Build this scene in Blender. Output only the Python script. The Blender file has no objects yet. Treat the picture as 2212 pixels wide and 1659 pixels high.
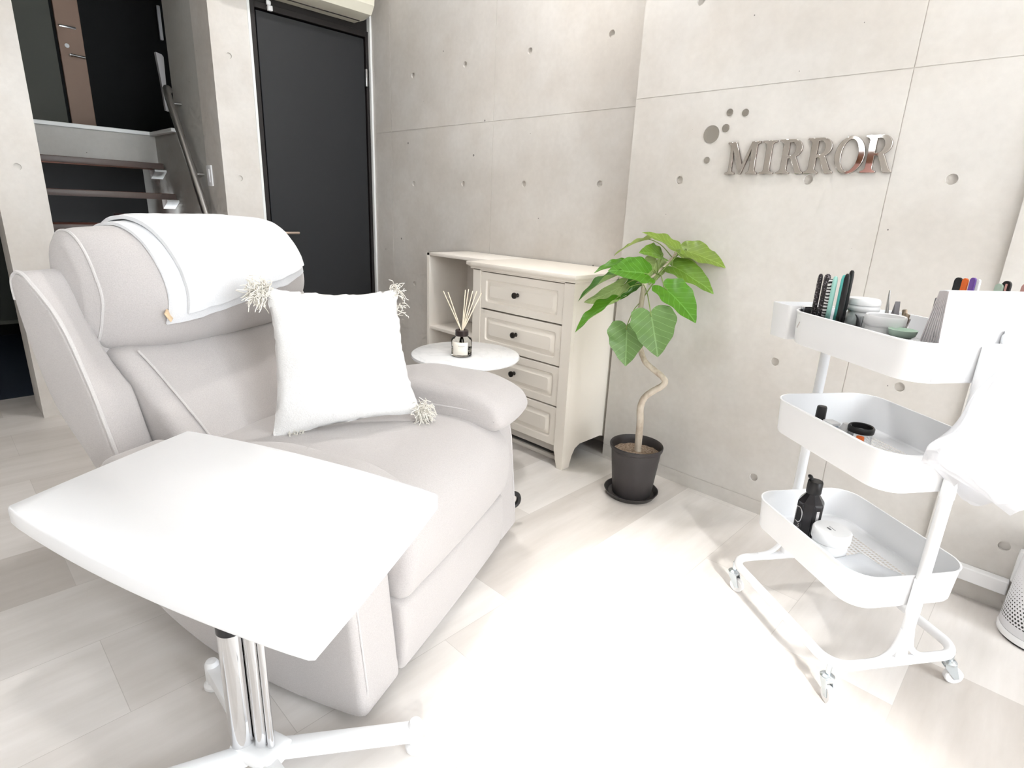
import bpy, bmesh, math, random
from mathutils import Vector, Matrix, noise
PI = math.pi
rnd = random.Random(7)
SC = bpy.context.scene
COL = SC.collection
R = math.radians

# ------------------------------------------------------------------ materials
MATS = {}
def mat(name, color, rough=0.5, metal=0.0, trans=0.0, ior=1.45, alpha=1.0, spec=0.5, emis=None, coat=0.0, sheen=0.0):
    m = bpy.data.materials.new(name); m.use_nodes = True
    b = m.node_tree.nodes['Principled BSDF']
    b.inputs['Base Color'].default_value = (*color, 1)
    b.inputs['Roughness'].default_value = rough
    b.inputs['Metallic'].default_value = metal
    b.inputs['Transmission Weight'].default_value = trans
    b.inputs['IOR'].default_value = ior
    b.inputs['Alpha'].default_value = alpha
    b.inputs['Specular IOR Level'].default_value = spec
    b.inputs['Coat Weight'].default_value = coat
    b.inputs['Sheen Weight'].default_value = sheen
    MATS[name] = m
    return m
def N(m, t, **kw):
    n = m.node_tree.nodes.new(t)
    for k, v in kw.items():
        setattr(n, k, v)
    return n
def L(m, a, b): m.node_tree.links.new(a, b)
def BS(m): return m.node_tree.nodes['Principled BSDF']
def ramp(m, fac, stops):
    r = N(m, 'ShaderNodeValToRGB')
    el = r.color_ramp.elements
    el[0].position = stops[0][0]; el[0].color = (*stops[0][1], 1)
    el[1].position = stops[-1][0]; el[1].color = (*stops[-1][1], 1)
    for p, c in stops[1:-1]:
        e = el.new(p); e.color = (*c, 1)
    L(m, fac, r.inputs[0]); return r.outputs[0]
def ntex(m, scale, detail=4, rough=.55, vec=None):
    n = N(m, 'ShaderNodeTexNoise'); n.inputs['Scale'].default_value = scale
    n.inputs['Detail'].default_value = detail; n.inputs['Roughness'].default_value = rough
    if vec: L(m, vec, n.inputs['Vector'])
    return n.outputs['Fac']
def objco(m, sc=(1, 1, 1), rot=(0, 0, 0), loc=(0, 0, 0)):
    t = N(m, 'ShaderNodeTexCoord'); p = N(m, 'ShaderNodeMapping')
    p.inputs['Scale'].default_value = sc; p.inputs['Rotation'].default_value = rot; p.inputs['Location'].default_value = loc
    L(m, t.outputs['Object'], p.inputs[0]); return p.outputs[0]
def mixc(m, fac, a, b, mode='MIX'):
    x = N(m, 'ShaderNodeMix', data_type='RGBA', blend_type=mode)
    for i, v in ((0, fac), (6, a), (7, b)):
        if hasattr(v, 'is_output'): L(m, v, x.inputs[i])
        else: x.inputs[i].default_value = v if i == 0 else (*v, 1)
    return x.outputs[2]
def math_(m, op, a, b=None):
    x = N(m, 'ShaderNodeMath', operation=op)
    for i, v in enumerate((a, b)):
        if v is None: continue
        if hasattr(v, 'is_output'): L(m, v, x.inputs[i])
        else: x.inputs[i].default_value = v
    return x.outputs[0]
def bump(m, h, strength=.2, dist=.002):
    b = N(m, 'ShaderNodeBump'); b.inputs['Strength'].default_value = strength; b.inputs['Distance'].default_value = dist
    L(m, h, b.inputs['Height']); L(m, b.outputs[0], BS(m).inputs['Normal'])

def concrete(name, lo, hi, warm):
    m = mat(name, hi, .72, spec=.3)
    co = objco(m)
    big = ntex(m, .9, 5, .6, co); mid = ntex(m, 3.2, 5, .58, co); fine = ntex(m, 45, 3, .6, co)
    c1 = ramp(m, big, [(.38, lo), (.62, hi)])
    c2 = ramp(m, mid, [(.40, warm), (.62, hi)])
    c = mixc(m, .45, c1, c2)
    cf = ramp(m, fine, [(.3, (.97, .97, .97)), (.7, (1.02, 1.02, 1.02))])
    c = mixc(m, 1.0, c, cf, 'MULTIPLY')
    # air-bubble pores: small dark pits of mixed size
    v = N(m, 'ShaderNodeTexVoronoi'); v.inputs['Scale'].default_value = 12; L(m, co, v.inputs['Vector'])
    dens = ntex(m, 2.2, 2, .5, co)
    sep = N(m, 'ShaderNodeSeparateColor'); L(m, v.outputs['Color'], sep.inputs[0])
    size = math_(m, 'MULTIPLY', math_(m, 'POWER', sep.outputs[0], 4.0), math_(m, 'MULTIPLY', dens, .16))
    pit = math_(m, 'LESS_THAN', v.outputs['Distance'], size)
    c = mixc(m, math_(m, 'MULTIPLY', pit, .85), c, (.16, .15, .14))
    L(m, c, BS(m).inputs['Base Color'])
    hgt = math_(m, 'SUBTRACT', math_(m, 'MULTIPLY', mid, .5), pit)
    bump(m, hgt, .2, .003)
    return m
CONC = concrete('concrete', (.52, .497, .47), (.70, .67, .635), (.60, .55, .495))
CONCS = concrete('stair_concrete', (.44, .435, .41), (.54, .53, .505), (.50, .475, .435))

FLOOR = mat('floor_planks', (.6, .56, .52), .38, spec=.35)
def _floor():
    m = FLOOR
    co = objco(m, rot=(0, 0, PI / 2), loc=(.14, .07, 0))
    br = N(m, 'ShaderNodeTexBrick'); L(m, co, br.inputs['Vector'])
    br.offset = .37; br.offset_frequency = 2
    br.inputs['Scale'].default_value = 1; br.inputs['Brick Width'].default_value = .62; br.inputs['Row Height'].default_value = .285
    br.inputs['Mortar Size'].default_value = .0007; br.inputs['Mortar Smooth'].default_value = .1
    br.inputs['Color1'].default_value = (.60, .555, .52, 1); br.inputs['Color2'].default_value = (.77, .735, .71, 1)
    br.inputs['Mortar'].default_value = (.57, .535, .505, 1)
    st = ntex(m, 3, 6, .6, objco(m, sc=(5, .7, 1)))
    sc = ramp(m, st, [(.3, (.9, .89, .87)), (.7, (1.06, 1.06, 1.06))])
    L(m, mixc(m, 1.0, br.outputs['Color'], sc, 'MULTIPLY'), BS(m).inputs['Base Color'])
    bump(m, br.outputs['Fac'], .15, -.0006)
_floor()

def fabric(name, a, b, sc=420, st=.25, wr=0.0):
    m = mat(name, a, .92, spec=.15, sheen=.25)
    co = objco(m)
    n1 = ntex(m, sc, 2, .6, co); n2 = ntex(m, 14, 4, .6, co)
    wv = N(m, 'ShaderNodeTexNoise'); wv.inputs['Scale'].default_value = 90; L(m, objco(m, sc=(1, 5, 5)), wv.inputs['Vector'])
    c = ramp(m, n1, [(.3, a), (.7, b)])
    c = mixc(m, .35, c, ramp(m, wv.outputs['Fac'], [(.3, a), (.7, b)]))
    L(m, c, BS(m).inputs['Base Color'])
    h = math_(m, 'ADD', n1, math_(m, 'MULTIPLY', n2, wr))
    bump(m, h, st, .002)
    return m
LINEN = fabric('chair_linen', (.43, .40, .39), (.51, .48, .468), 400, .22, 3)
PIPING = fabric('chair_piping', (.50, .475, .465), (.58, .555, .545), 500, .2)
TOWEL = fabric('white_terry', (.64, .64, .66), (.74, .74, .75), 500, .4, 2)
PILLOW = fabric('white_cotton', (.70, .685, .67), (.79, .78, .77), 300, .4, 5)
TASSEL = mat('tassel_yarn', (.74, .705, .64), .95)
WHITE = mat('white_laminate', (.86, .86, .875), .32)
PWHITE = mat('white_plastic', (.85, .85, .86), .35)
POWDER = mat('white_powder_coat', (.89, .895, .91), .4)
CHROME = mat('chrome', (.82, .82, .83), .06, 1.0)
ZINC = mat('zinc', (.66, .72, .76), .25, 1.0)
STEEL = mat('brushed_steel', (.62, .61, .60), .28, 1.0)
BLACK = mat('black_plastic', (.018, .017, .018), .35)
DBROWN = mat('dark_collar', (.035, .022, .02), .35)
GLETTER = mat('mirror_acrylic', (.66, .62, .58), .03, 1.0)
DISC = mat('mirror_sticker', (.50, .47, .43), .12, .85)
LETSIDE = mat('letter_edge', (.30, .24, .21), .25, .6)
CREAM = mat('cream_paint', (.88, .82, .74), .42)
CREAM2 = mat('cream_board', (.82, .77, .71), .5)
DARKGAP = mat('shadow_gap', (.06, .05, .045), .8)
KNOB = mat('dark_bronze', (.03, .025, .022), .3, .6)
DOORM = mat('charcoal_door', (.018, .019, .021), .5)
DOORF = mat('dark_brown_frame', (.014, .011, .0105), .45)
TRIMW = mat('white_trim', (.80, .81, .80), .4)
BRASS = mat('champagne_metal', (.62, .50, .42), .3, .7)
MARBLE = mat('white_marble', (.86, .86, .87), .15)
def _marble():
    m = MARBLE; co = objco(m)
    d = N(m, 'ShaderNodeTexNoise'); d.inputs['Scale'].default_value = 5; d.inputs['Detail'].default_value = 8; d.inputs['Distortion'].default_value = 2.5
    L(m, co, d.inputs['Vector'])
    L(m, ramp(m, d.outputs['Fac'], [(.46, (.87, .87, .88)), (.5, (.80, .805, .815)), (.54, (.87, .87, .88))]), BS(m).inputs['Base Color'])
_marble()
POTM = mat('dark_pot', (.052, .046, .046), .5)
SAUC = mat('dark_saucer', (.035, .031, .031), .4)
SOIL = mat('soil', (.30, .21, .15), .95)
def _soil():
    m = SOIL; co = objco(m); n = ntex(m, 140, 4, .7, co)
    L(m, ramp(m, n, [(.35, (.16, .10, .07)), (.5, (.36, .26, .19)), (.68, (.62, .50, .40))]), BS(m).inputs['Base Color']); bump(m, n, .8, .006)
_soil()
BARK = mat('pale_bark', (.62, .54, .44), .8)
def _bark():
    m = BARK; n = ntex(m, 30, 5, .6, objco(m, sc=(1, 1, .5)))
    L(m, ramp(m, n, [(.3, (.42, .33, .25)), (.5, (.64, .56, .46)), (.7, (.74, .67, .57))]), BS(m).inputs['Base Color']); bump(m, n, .4, .003)
_bark()
STEMG = mat('green_stem', (.22, .30, .08), .5)
def leafmat(name, c, back, rough=.4):
    m = mat(name, c, rough, spec=.45)
    nt = m.node_tree; b = BS(m)
    uv = N(m, 'ShaderNodeUVMap'); s = N(m, 'ShaderNodeSeparateXYZ'); L(m, uv.outputs[0], s.inputs[0])
    au = math_(m, 'ABSOLUTE', s.outputs[0])
    mid = math_(m, 'LESS_THAN', au, .016)
    ph = math_(m, 'SUBTRACT', math_(m, 'MULTIPLY', s.outputs[1], 6.5), math_(m, 'MULTIPLY', au, 4.5))
    fr = math_(m, 'FRACT', ph); vein = math_(m, 'LESS_THAN', fr, .07)
    vv = math_(m, 'MAXIMUM', mid, vein)
    nn = ntex(m, 30, 3, .5, objco(m))
    base = mixc(m, math_(m, 'MULTIPLY', nn, .5), c, tuple(x * .62 for x in c))
    base = mixc(m, math_(m, 'MULTIPLY', vv, .42), base, tuple(min(1, x * 1.5 + .10) for x in c))
    geo = N(m, 'ShaderNodeNewGeometry')
    base = mixc(m, geo.outputs['Backfacing'], base, back)
    L(m, base, b.inputs['Base Color'])
    bump(m, math_(m, 'SUBTRACT', 1.0, vv), .35, .003)
    tr = N(m, 'ShaderNodeBsdfTranslucent'); L(m, base, tr.inputs[0])
    mx = N(m, 'ShaderNodeMixShader'); mx.inputs[0].default_value = .3
    out = nt.nodes['Material Output']
    L(m, b.outputs[0], mx.inputs[1]); L(m, tr.outputs[0], mx.inputs[2]); L(m, mx.outputs[0], out.inputs[0])
    return m
LEAF = {'l': leafmat('leaf_young', (.24, .35, .055), (.36, .45, .14)), 'm': leafmat('leaf_mid', (.16, .30, .035), (.30, .40, .13)),
        'b': leafmat('leaf_bright', (.105, .30, .018), (.28, .42, .12)), 'd': leafmat('leaf_dark', (.055, .17, .018), (.22, .33, .10)),
        'p': leafmat('leaf_pale', (.33, .43, .16), (.36, .45, .19)), 'g': leafmat('leaf_glossy', (.19, .335, .11), (.25, .37, .13), .28)}
GLASS = mat('clear_glass', (.93, .95, .95), .03, trans=1.0, ior=1.25)
SMOKE = mat('smoky_glass', (.86, .84, .80), .04, trans=1.0, ior=1.15)
CLEARP = mat('clear_acrylic', (.95, .96, .97), .08, trans=1.0, ior=1.12)
LABEL = mat('cream_label', (.84, .79, .70), .6)
INK = mat('grey_ink', (.45, .42, .40), .6)
DINK = mat('dark_ink', (.05, .05, .06), .6)
REED = mat('rattan_reed', (.80, .70, .55), .7)
TEAL = mat('turquoise', (.15, .62, .58), .35)
TEAL2 = mat('pale_turquoise', (.42, .76, .69), .35)
ORANGE = mat('orange', (.85, .17, .03), .4)
PURPLE = mat('purple', (.20, .10, .42), .4)
SMOKYG = mat('smoky_grey', (.16, .15, .16), .2)
MINT = mat('mint_green', (.52, .68, .57), .4)
PINK = mat('dusty_pink', (.66, .36, .33), .4)
BEIGE = mat('beige_tag', (.70, .52, .34), .6)
WOODT = mat('brown_tread', (.12, .038, .02), .45)
TNOSE = mat('tread_nosing', (.115, .085, .075), .4)
SHADEBLK = mat('shade_black', (.006, .006, .006), .8)  # near-black: the dark of unlit spaces is put into the wall colour
UPGREY = mat('upstairs_grey', (.12, .12, .10), .7)
UPDOOR = mat('upstairs_door', (.42, .275, .20), .5)
NAVY = mat('navy_mat', (.035, .045, .07), .8)
MAROON = mat('maroon_box', (.11, .035, .045), .5)
ACW = mat('ac_cream', (.74, .71, .60), .4)
CEIL = mat('ceiling_paint', (.72, .70, .67), .8)
WINF = mat('window_frame_brown', (.22, .09, .05), .5)
SHEET = mat('white_card', (.88, .88, .90), .5)
SHEETE = mat('card_edge', (.55, .52, .53), .6)
ZEBRA = mat('zebra_print', (.8, .8, .8), .4)
def _zebra():
    m = ZEBRA; w = N(m, 'ShaderNodeTexWave', wave_type='BANDS', bands_direction='Z'); w.inputs['Scale'].default_value = 42
    w.inputs['Distortion'].default_value = 5; w.inputs['Detail'].default_value = 1; L(m, objco(m), w.inputs[0])
    L(m, ramp(m, w.outputs['Fac'], [(.42, (.02, .018, .02)), (.5, (.85, .83, .84))]), BS(m).inputs['Base Color'])
_zebra()
SPECK = mat('speckled_black', (.03, .025, .028), .4)
def _speck():
    m = SPECK; n = ntex(m, 260, 2, .5, objco(m))
    L(m, ramp(m, n, [(.56, (.028, .022, .026)), (.66, (.34, .30, .32))]), BS(m).inputs['Base Color'])
_speck()
BAG = mat('thin_white_film', (.93, .93, .95), .3, spec=.6)
def _bag():
    m = BAG; b = BS(m); out = m.node_tree.nodes['Material Output']
    t = N(m, 'ShaderNodeBsdfTransparent'); tl = N(m, 'ShaderNodeBsdfTranslucent'); tl.inputs[0].default_value = (.93, .93, .95, 1)
    m1 = N(m, 'ShaderNodeMixShader'); m1.inputs[0].default_value = .5
    L(m, b.outputs[0], m1.inputs[1]); L(m, tl.outputs[0], m1.inputs[2])
    m2 = N(m, 'ShaderNodeMixShader'); m2.inputs[0].default_value = .36
    L(m, m1.outputs[0], m2.inputs[1]); L(m, t.outputs[0], m2.inputs[2]); L(m, m2.outputs[0], out.inputs[0])
_bag()
PERF = mat('perforated_white', (.80, .80, .83), .4)
def _perf():
    m = PERF; uv = N(m, 'ShaderNodeUVMap'); s = N(m, 'ShaderNodeSeparateXYZ'); L(m, uv.outputs[0], s.inputs[0])
    V = math_(m, 'MULTIPLY', s.outputs[1], 105.0); row = math_(m, 'FLOOR', V)
    U = math_(m, 'ADD', math_(m, 'MULTIPLY', s.outputs[0], 62.0), math_(m, 'MULTIPLY', math_(m, 'MODULO', row, 2.0), .5))
    fu = math_(m, 'SUBTRACT', math_(m, 'FRACT', U), .5); fv = math_(m, 'SUBTRACT', math_(m, 'FRACT', V), .5)
    d = math_(m, 'SQRT', math_(m, 'ADD', math_(m, 'MULTIPLY', fu, fu), math_(m, 'MULTIPLY', fv, fv)))
    rr = math_(m, 'MULTIPLY', math_(m, 'SUBTRACT', .205, s.outputs[1]), 2.3)
    rr = math_(m, 'MINIMUM', rr, .33)
    dot = math_(m, 'MULTIPLY', math_(m, 'LESS_THAN', d, rr), math_(m, 'GREATER_THAN', s.outputs[1], .052))
    L(m, mixc(m, dot, (.80, .80, .83), (.02, .02, .02)), BS(m).inputs['Base Color'])
_perf()
WGLASS = mat('window_glass', (1, 1, 1), 0)
def _wg(m, c):
    out = m.node_tree.nodes['Material Output']; t = N(m, 'ShaderNodeBsdfTransparent'); t.inputs[0].default_value = (*c, 1)
    g = N(m, 'ShaderNodeBsdfGlossy'); g.inputs['Roughness'].default_value = 0
    mx = N(m, 'ShaderNodeMixShader'); mx.inputs[0].default_value = .04
    L(m, t.outputs[0], mx.inputs[1]); L(m, g.outputs[0], mx.inputs[2]); L(m, mx.outputs[0], out.inputs[0])
_wg(WGLASS, (.95, .96, .96))

# ------------------------------------------------------------------ mesh helpers
def link(o, parent=None):
    COL.objects.link(o)
    if parent: o.parent = parent
    return o
def finish(name, bm, m, parent=None, smooth=True, angle=40, mods=(), loc=None, rotz=None):
    bmesh.ops.recalc_face_normals(bm, faces=bm.faces)
    me = bpy.data.meshes.new(name); bm.to_mesh(me); bm.free()
    ms = m if isinstance(m, (list, tuple)) else [m]
    for x in ms: me.materials.append(x)
    if smooth:
        for p in me.polygons: p.use_smooth = True
        me.set_sharp_from_angle(angle=R(angle))
    o = bpy.data.objects.new(name, me); link(o, parent)
    if loc is not None: o.location = loc
    if rotz is not None: o.rotation_euler = (0, 0, rotz)
    return o
def tag(o, label, cat, group=None):
    o['label'] = label; o['category'] = cat
    if group: o['group'] = group
    return o
def thing(name, label, cat, loc=(0, 0, 0), rot=(0, 0, 0), group=None):
    o = bpy.data.objects.new(name, None); o.empty_display_size = .05; COL.objects.link(o)
    o.location = loc; o.rotation_euler = rot
    return tag(o, label, cat, group)
def struct(o, label=None):
    o['kind'] = 'structure'
    if label: o['label'] = label
    return o
def box(bm, x0, x1, y0, y1, z0, z1, bev=0, seg=2, mi=0):
    b = bmesh.new(); bmesh.ops.create_cube(b, size=1)
    for v in b.verts:
        v.co = Vector(((x0 + x1) / 2 + v.co.x * (x1 - x0), (y0 + y1) / 2 + v.co.y * (y1 - y0), (z0 + z1) / 2 + v.co.z * (z1 - z0)))
    if bev > 0: bmesh.ops.bevel(b, geom=b.edges[:], offset=bev, segments=seg, profile=.5, affect='EDGES')
    merge(bm, b, mi)
def merge(bm, b, mi=0, mtx=None):
    if mtx is not None: bmesh.ops.transform(b, matrix=mtx, verts=b.verts)
    mp = {v: bm.verts.new(v.co) for v in b.verts}
    for f in b.faces:
        try:
            g = bm.faces.new([mp[v] for v in f.verts]); g.material_index = mi or f.material_index; g.smooth = f.smooth
        except ValueError: pass
    b.free()
def B(): return bmesh.new()
def boxo(name, ext, m, parent=None, bev=0.003, seg=2):
    bm = B(); box(bm, *ext, bev, seg); return finish(name, bm, m, parent, smooth=bev > 0, angle=35)
def ring_loft(bm, rings, closed=True, cap0=True, cap1=True, mi=0):
    vr = [[bm.verts.new(p) for p in r] for r in rings]
    n = len(vr[0])
    for a, b in zip(vr, vr[1:]):
        for i in range(n if closed else n - 1):
            j = (i + 1) % n
            f = bm.faces.new((a[i], a[j], b[j], b[i])); f.material_index = mi
    if closed and cap0 and n > 2: bm.faces.new(vr[0]).material_index = mi
    if closed and cap1 and n > 2: bm.faces.new(vr[-1][::-1]).material_index = mi
    return vr
def lathe(bm, prof, seg=40, cx=0, cy=0, cap=True, mi=0, sx=1, sy=1):
    rings = [[(cx + r * sx * math.cos(2 * PI * i / seg), cy + r * sy * math.sin(2 * PI * i / seg), z) for i in range(seg)] for r, z in prof]
    ring_loft(bm, rings, True, cap, cap, mi)
def catmull(pts, n=8, closed=False):
    P = [Vector(p) for p in pts]; out = []
    m = len(P); rng = range(m if closed else m - 1)
    for i in rng:
        if closed: p0, p1, p2, p3 = P[i - 1], P[i], P[(i + 1) % m], P[(i + 2) % m]
        else: p0, p1, p2, p3 = P[max(i - 1, 0)], P[i], P[i + 1], P[min(i + 2, m - 1)]
        for k in range(n):
            t = k / n
            out.append(.5 * ((2 * p1) + (-p0 + p2) * t + (2 * p0 - 5 * p1 + 4 * p2 - p3) * t * t + (-p0 + 3 * p1 - 3 * p2 + p3) * t ** 3))
    if not closed: out.append(P[-1])
    return out
def tube(bm, pts, r, seg=10, mi=0, caps=True, flat=1.0, closed=False):
    P = [Vector(p) for p in pts]; n = len(P)
    rs = r if isinstance(r, (list, tuple)) else [r] * n
    rings = []; up = None
    for i in range(n):
        if closed: t = (P[(i + 1) % n] - P[i - 1]).normalized()
        else: t = (P[min(i + 1, n - 1)] - P[max(i - 1, 0)]).normalized()
        if up is None:
            up = Vector((0, 0, 1)) if abs(t.z) < .9 else Vector((1, 0, 0))
        s = t.cross(up).normalized(); up = s.cross(t).normalized()
        rings.append([P[i] + rs[i] * (math.cos(2 * PI * k / seg) * s + flat * math.sin(2 * PI * k / seg) * up) for k in range(seg)])
    if closed: rings.append(rings[0])
    ring_loft(bm, rings, True, caps and not closed, caps and not closed, mi)
    if closed: bmesh.ops.remove_doubles(bm, verts=bm.verts, dist=1e-6)
def tubeo(name, pts, r, m, parent=None, seg=10, **k):
    bm = B(); tube(bm, pts, r, seg, **k); return finish(name, bm, m, parent)
def poly_inset(pts, d):
    """shift a closed 2-D outline inwards by d along its vertex normals"""
    n = len(pts); A = sum(pts[i][0] * pts[(i + 1) % n][1] - pts[(i + 1) % n][0] * pts[i][1] for i in range(n))
    s = 1 if A > 0 else -1; out = []
    for i in range(n):
        a = Vector(pts[i - 1]); b = Vector(pts[i]); c = Vector(pts[(i + 1) % n])
        t1 = (b - a).normalized() if (b - a).length > 1e-9 else Vector((0, 0)); t2 = (c - b).normalized() if (c - b).length > 1e-9 else t1
        nn = Vector((-(t1.y + t2.y), t1.x + t2.x)) * s
        nn = nn.normalized() if nn.length > 1e-6 else Vector((0, 0))
        out.append(b + nn * d)
    return out
def prof_loft(bm, prof, b0, b1, r=.02, nb=8, ne=4, crown=0.0, wob=0.0, sh=None):
    """closed (a,z) profile swept across b, its two ends rounded with radius r"""
    secs = []
    for k in range(ne):
        t = k / ne * PI / 2; secs.append((b0 + r * (1 - math.sin(t)), r * (1 - math.cos(PI / 2 - t))))
    secs = [(b0 + r * (1 - math.cos(PI / 2 * k / ne)), r * (1 - math.sin(PI / 2 * k / ne))) for k in range(ne)]
    mid = [(b0 + r + (b1 - b0 - 2 * r) * k / nb, 0) for k in range(nb + 1)]
    secs = secs + mid + [(b0 + b1 - b, d) for b, d in secs[::-1]]
    rings = []
    for b, d in secs:
        t = (b - b0) / (b1 - b0); cr = crown * (1 - (2 * t - 1) ** 2)
        q = poly_inset(prof, d - cr)
        if sh: q = [(p[0] + sh(p[0], b, p[1]), p[1]) for p in q]
        rings.append([(p[0] + wob * noise.noise((p[0] * 9, b * 9, p[1] * 9)), b, p[1] + wob * noise.noise((p[0] * 9 + 5, b * 9, p[1] * 9))) for p in q])
    ring_loft(bm, rings)
    bmesh.ops.triangulate(bm, faces=[f for f in bm.faces if len(f.verts) > 4], ngon_method='EAR_CLIP')
def softbox(bm, hx, hy, hz, r, bx=0, by=0, bz=0, n=12, mtx=None, wob=0, freq=8, seed=0):
    b = bmesh.new(); bmesh.ops.create_cube(b, size=2)
    bmesh.ops.subdivide_edges(b, edges=b.edges[:], cuts=n, use_grid_fill=True)
    for v in b.verts:
        u = Vector((math.sin(c * PI / 2) if abs(c) < 1 else c for c in v.co))
        p = Vector((u.x * hx, u.y * hy, u.z * hz))
        q = Vector((max(-hx + r, min(hx - r, p.x)), max(-hy + r, min(hy - r, p.y)), max(-hz + r, min(hz - r, p.z))))
        d = p - q
        if d.length > 1e-9: p = q + d.normalized() * r
        fx, fy, fz = 1 - u.x ** 2, 1 - u.y ** 2, 1 - u.z ** 2
        p += Vector((u.x * bx * fy * fz, u.y * by * fx * fz, u.z * bz * fx * fy))
        if wob: p += wob * noise.noise_vector(p * freq + Vector((seed, 0, 0)))
        v.co = p
    merge(bm, b, 0, mtx)
def frombool(name, bm_main, bm_cut, m, parent=None):
    a = finish(name, bm_main, m, parent, smooth=False)
    c = finish('cutter', bm_cut, m, None, smooth=False)
    md = a.modifiers.new('b', 'BOOLEAN'); md.object = c; md.operation = 'DIFFERENCE'; md.solver = 'EXACT'; md.use_self = True
    dg = bpy.context.evaluated_depsgraph_get(); dg.update()
    me = bpy.data.meshes.new_from_object(a.evaluated_get(dg))
    a.modifiers.clear(); a.data = me; me.name = name
    bpy.data.objects.remove(c)
    return a
def cylcut(bm, p, r, axis, depth, seg=20):
    b = bmesh.new(); bmesh.ops.create_cone(b, segments=seg, radius1=r, radius2=r, depth=depth * 2, cap_ends=True)
    rot = Matrix.Rotation(PI / 2, 4, 'X') if axis == 'y' else Matrix.Rotation(PI / 2, 4, 'Y')
    merge(bm, b, 0, Matrix.Translation(p) @ rot)

# ------------------------------------------------------------------ room shell
XD, YM, YR, XW, YB, ZC = -3.378, 2.027, 2.15, 2.6, -2.6, 3.0
XS = -1.354      # the step where the recessed bay of the long wall begins
bm = B(); box(bm, -3.81, XW, YB, 2.3, -.1, 0); struct(finish('floor', bm, FLOOR, smooth=False), 'pale beige plank floor')
bm = B(); box(bm, XD - .05, XW + .2, YB - .2, 2.5, ZC, ZC + .12); struct(finish('ceiling', bm, CEIL, smooth=False))
def wall(name, ext, holes=(), grooves=(), axis='y', m=CONC, r=.0145, face=None):
    bm = B(); box(bm, *ext)
    if not holes and not grooves: return struct(finish(name, bm, m, smooth=False))
    c = B()
    for h in holes: cylcut(c, h, r, axis, .009)
    for g in grooves: box(c, *g)
    return struct(frombool(name, bm, c, m))
g = .0012; gd = .0018
HX = (-1.132, -.676, -.298 - .06)
mh = [(x, YM, z) for z in (.138, .583, 1.182, 1.76, 2.36) for x in (-1.132, -.680, -.306)]
wall('wall_main', (XS, -.143, YM, 2.4, 0, ZC), mh,
     [(XS - .1, 0, YM - .01, YM + gd, 1.474 - g, 1.474 + g), (-.455 - g, -.455 + g, YM - .01, YM + gd, .06, ZC + .1),
      (XS - .1, 0, YM - .01, YM + gd, .052, .056)])
wall('wall_main_pier', (-.143, XW + .2, YM - .012, 2.4, 0, ZC), [(.034, YM - .012, .196), (.034, YM - .012, .583), (.5, YM - .012, 1.18)],
     [(-.2, 2, YM - .03, YM - .012 + gd, .052, .056)])
wall('wall_recess', (-3.6, XS, YR, 2.4, 0, ZC), [(x, YR, z) for z in (.583, 1.176, 1.757, 2.36) for x in (-1.585, -2.043, -2.5, -2.95)],
     [(-3.7, XS, YR - .01, YR + gd, 1.474 - g, 1.474 + g), (-2.274 - g, -2.274 + g, YR - .01, YR + gd, 0, ZC + .1),
      (-3.174 - g, -3.174 + g, YR - .01, YR + gd, 0, ZC + .1)])
# door wall: two pillars, the header over the stair, the stretch beyond the far opening
wall('wall_left_pier', (XD - .24, XD, 1.221, 1.42, 0, ZC), [(XD, 1.304, z) for z in (.56, 1.154, 1.75, 2.35)], axis='x')
wall('wall_left_pillar', (XD - .24, XD, .28, .452, 0, ZC), [(XD, .366, z) for z in (.56, 1.139, 1.74, 2.35)], axis='x')
wall('wall_left_header', (XD - .24, XD, .452, 1.221, 2.45, ZC))
wall('wall_left_far', (XD - .24, XD, YB - .2, -.62, 0, ZC))
wall('wall_left_lintel', (XD - .24, XD, -.62, .28, 2.3, ZC))
# front glazing: brown-framed openings in the street wall and the side wall
def wallrect(name, axis, c, t, u0, u1, openings):
    """wall slab across axis at c..c+t from u0 to u1 with rectangular openings (u,u,z,z)"""
    bm = B(); cb = B()
    if axis == 'x':
        box(bm, c, c + t, u0, u1, 0, ZC)
        for a, b, z0, z1 in openings: box(cb, c - .05, c + t + .05, a, b, z0, z1)
    else:
        box(bm, u0, u1, c, c + t, 0, ZC)
        for a, b, z0, z1 in openings: box(cb, a, b, c - .05, c + t + .05, z0, z1)
    return struct(frombool(name, bm, cb, CONC))
OPR = [(-2.07, -1.18, 1.85, 2.93), (-.60, .66, .12, 2.93), (.76, 1.60, .12, 2.93)]
OPB = []
wallrect('wall_right', 'x', XW, .14, YB, 2.1, OPR)
bm = B(); cb0 = B(); box(bm, -3.62, XW + .14, YB - .14, YB, 0, ZC); box(cb0, -1.87, -1.64, YB - .2, YB + .1, 1.75, 2.4); struct(frombool('wall_back', bm, cb0, CONC))
bm = B(); box(bm, -1.88, -1.63, YB, YB + .02, 1.63, 1.75, .003); struct(finish('brown_reflection_board', bm, WINF), 'brown board under the small rear window, added to reflect in the letters')  # unseen board added so the mirror letters pick up brown
bm = B(); box(bm, -1.88, -1.63, YB, YB + .015, 1.48, 1.63, .003); struct(finish('pink_reflection_board', bm, PINK), 'pinkish board below the brown one, added to reflect in the letters')  # unseen board added so the mirror letters pick up pink
wn = 0
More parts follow.
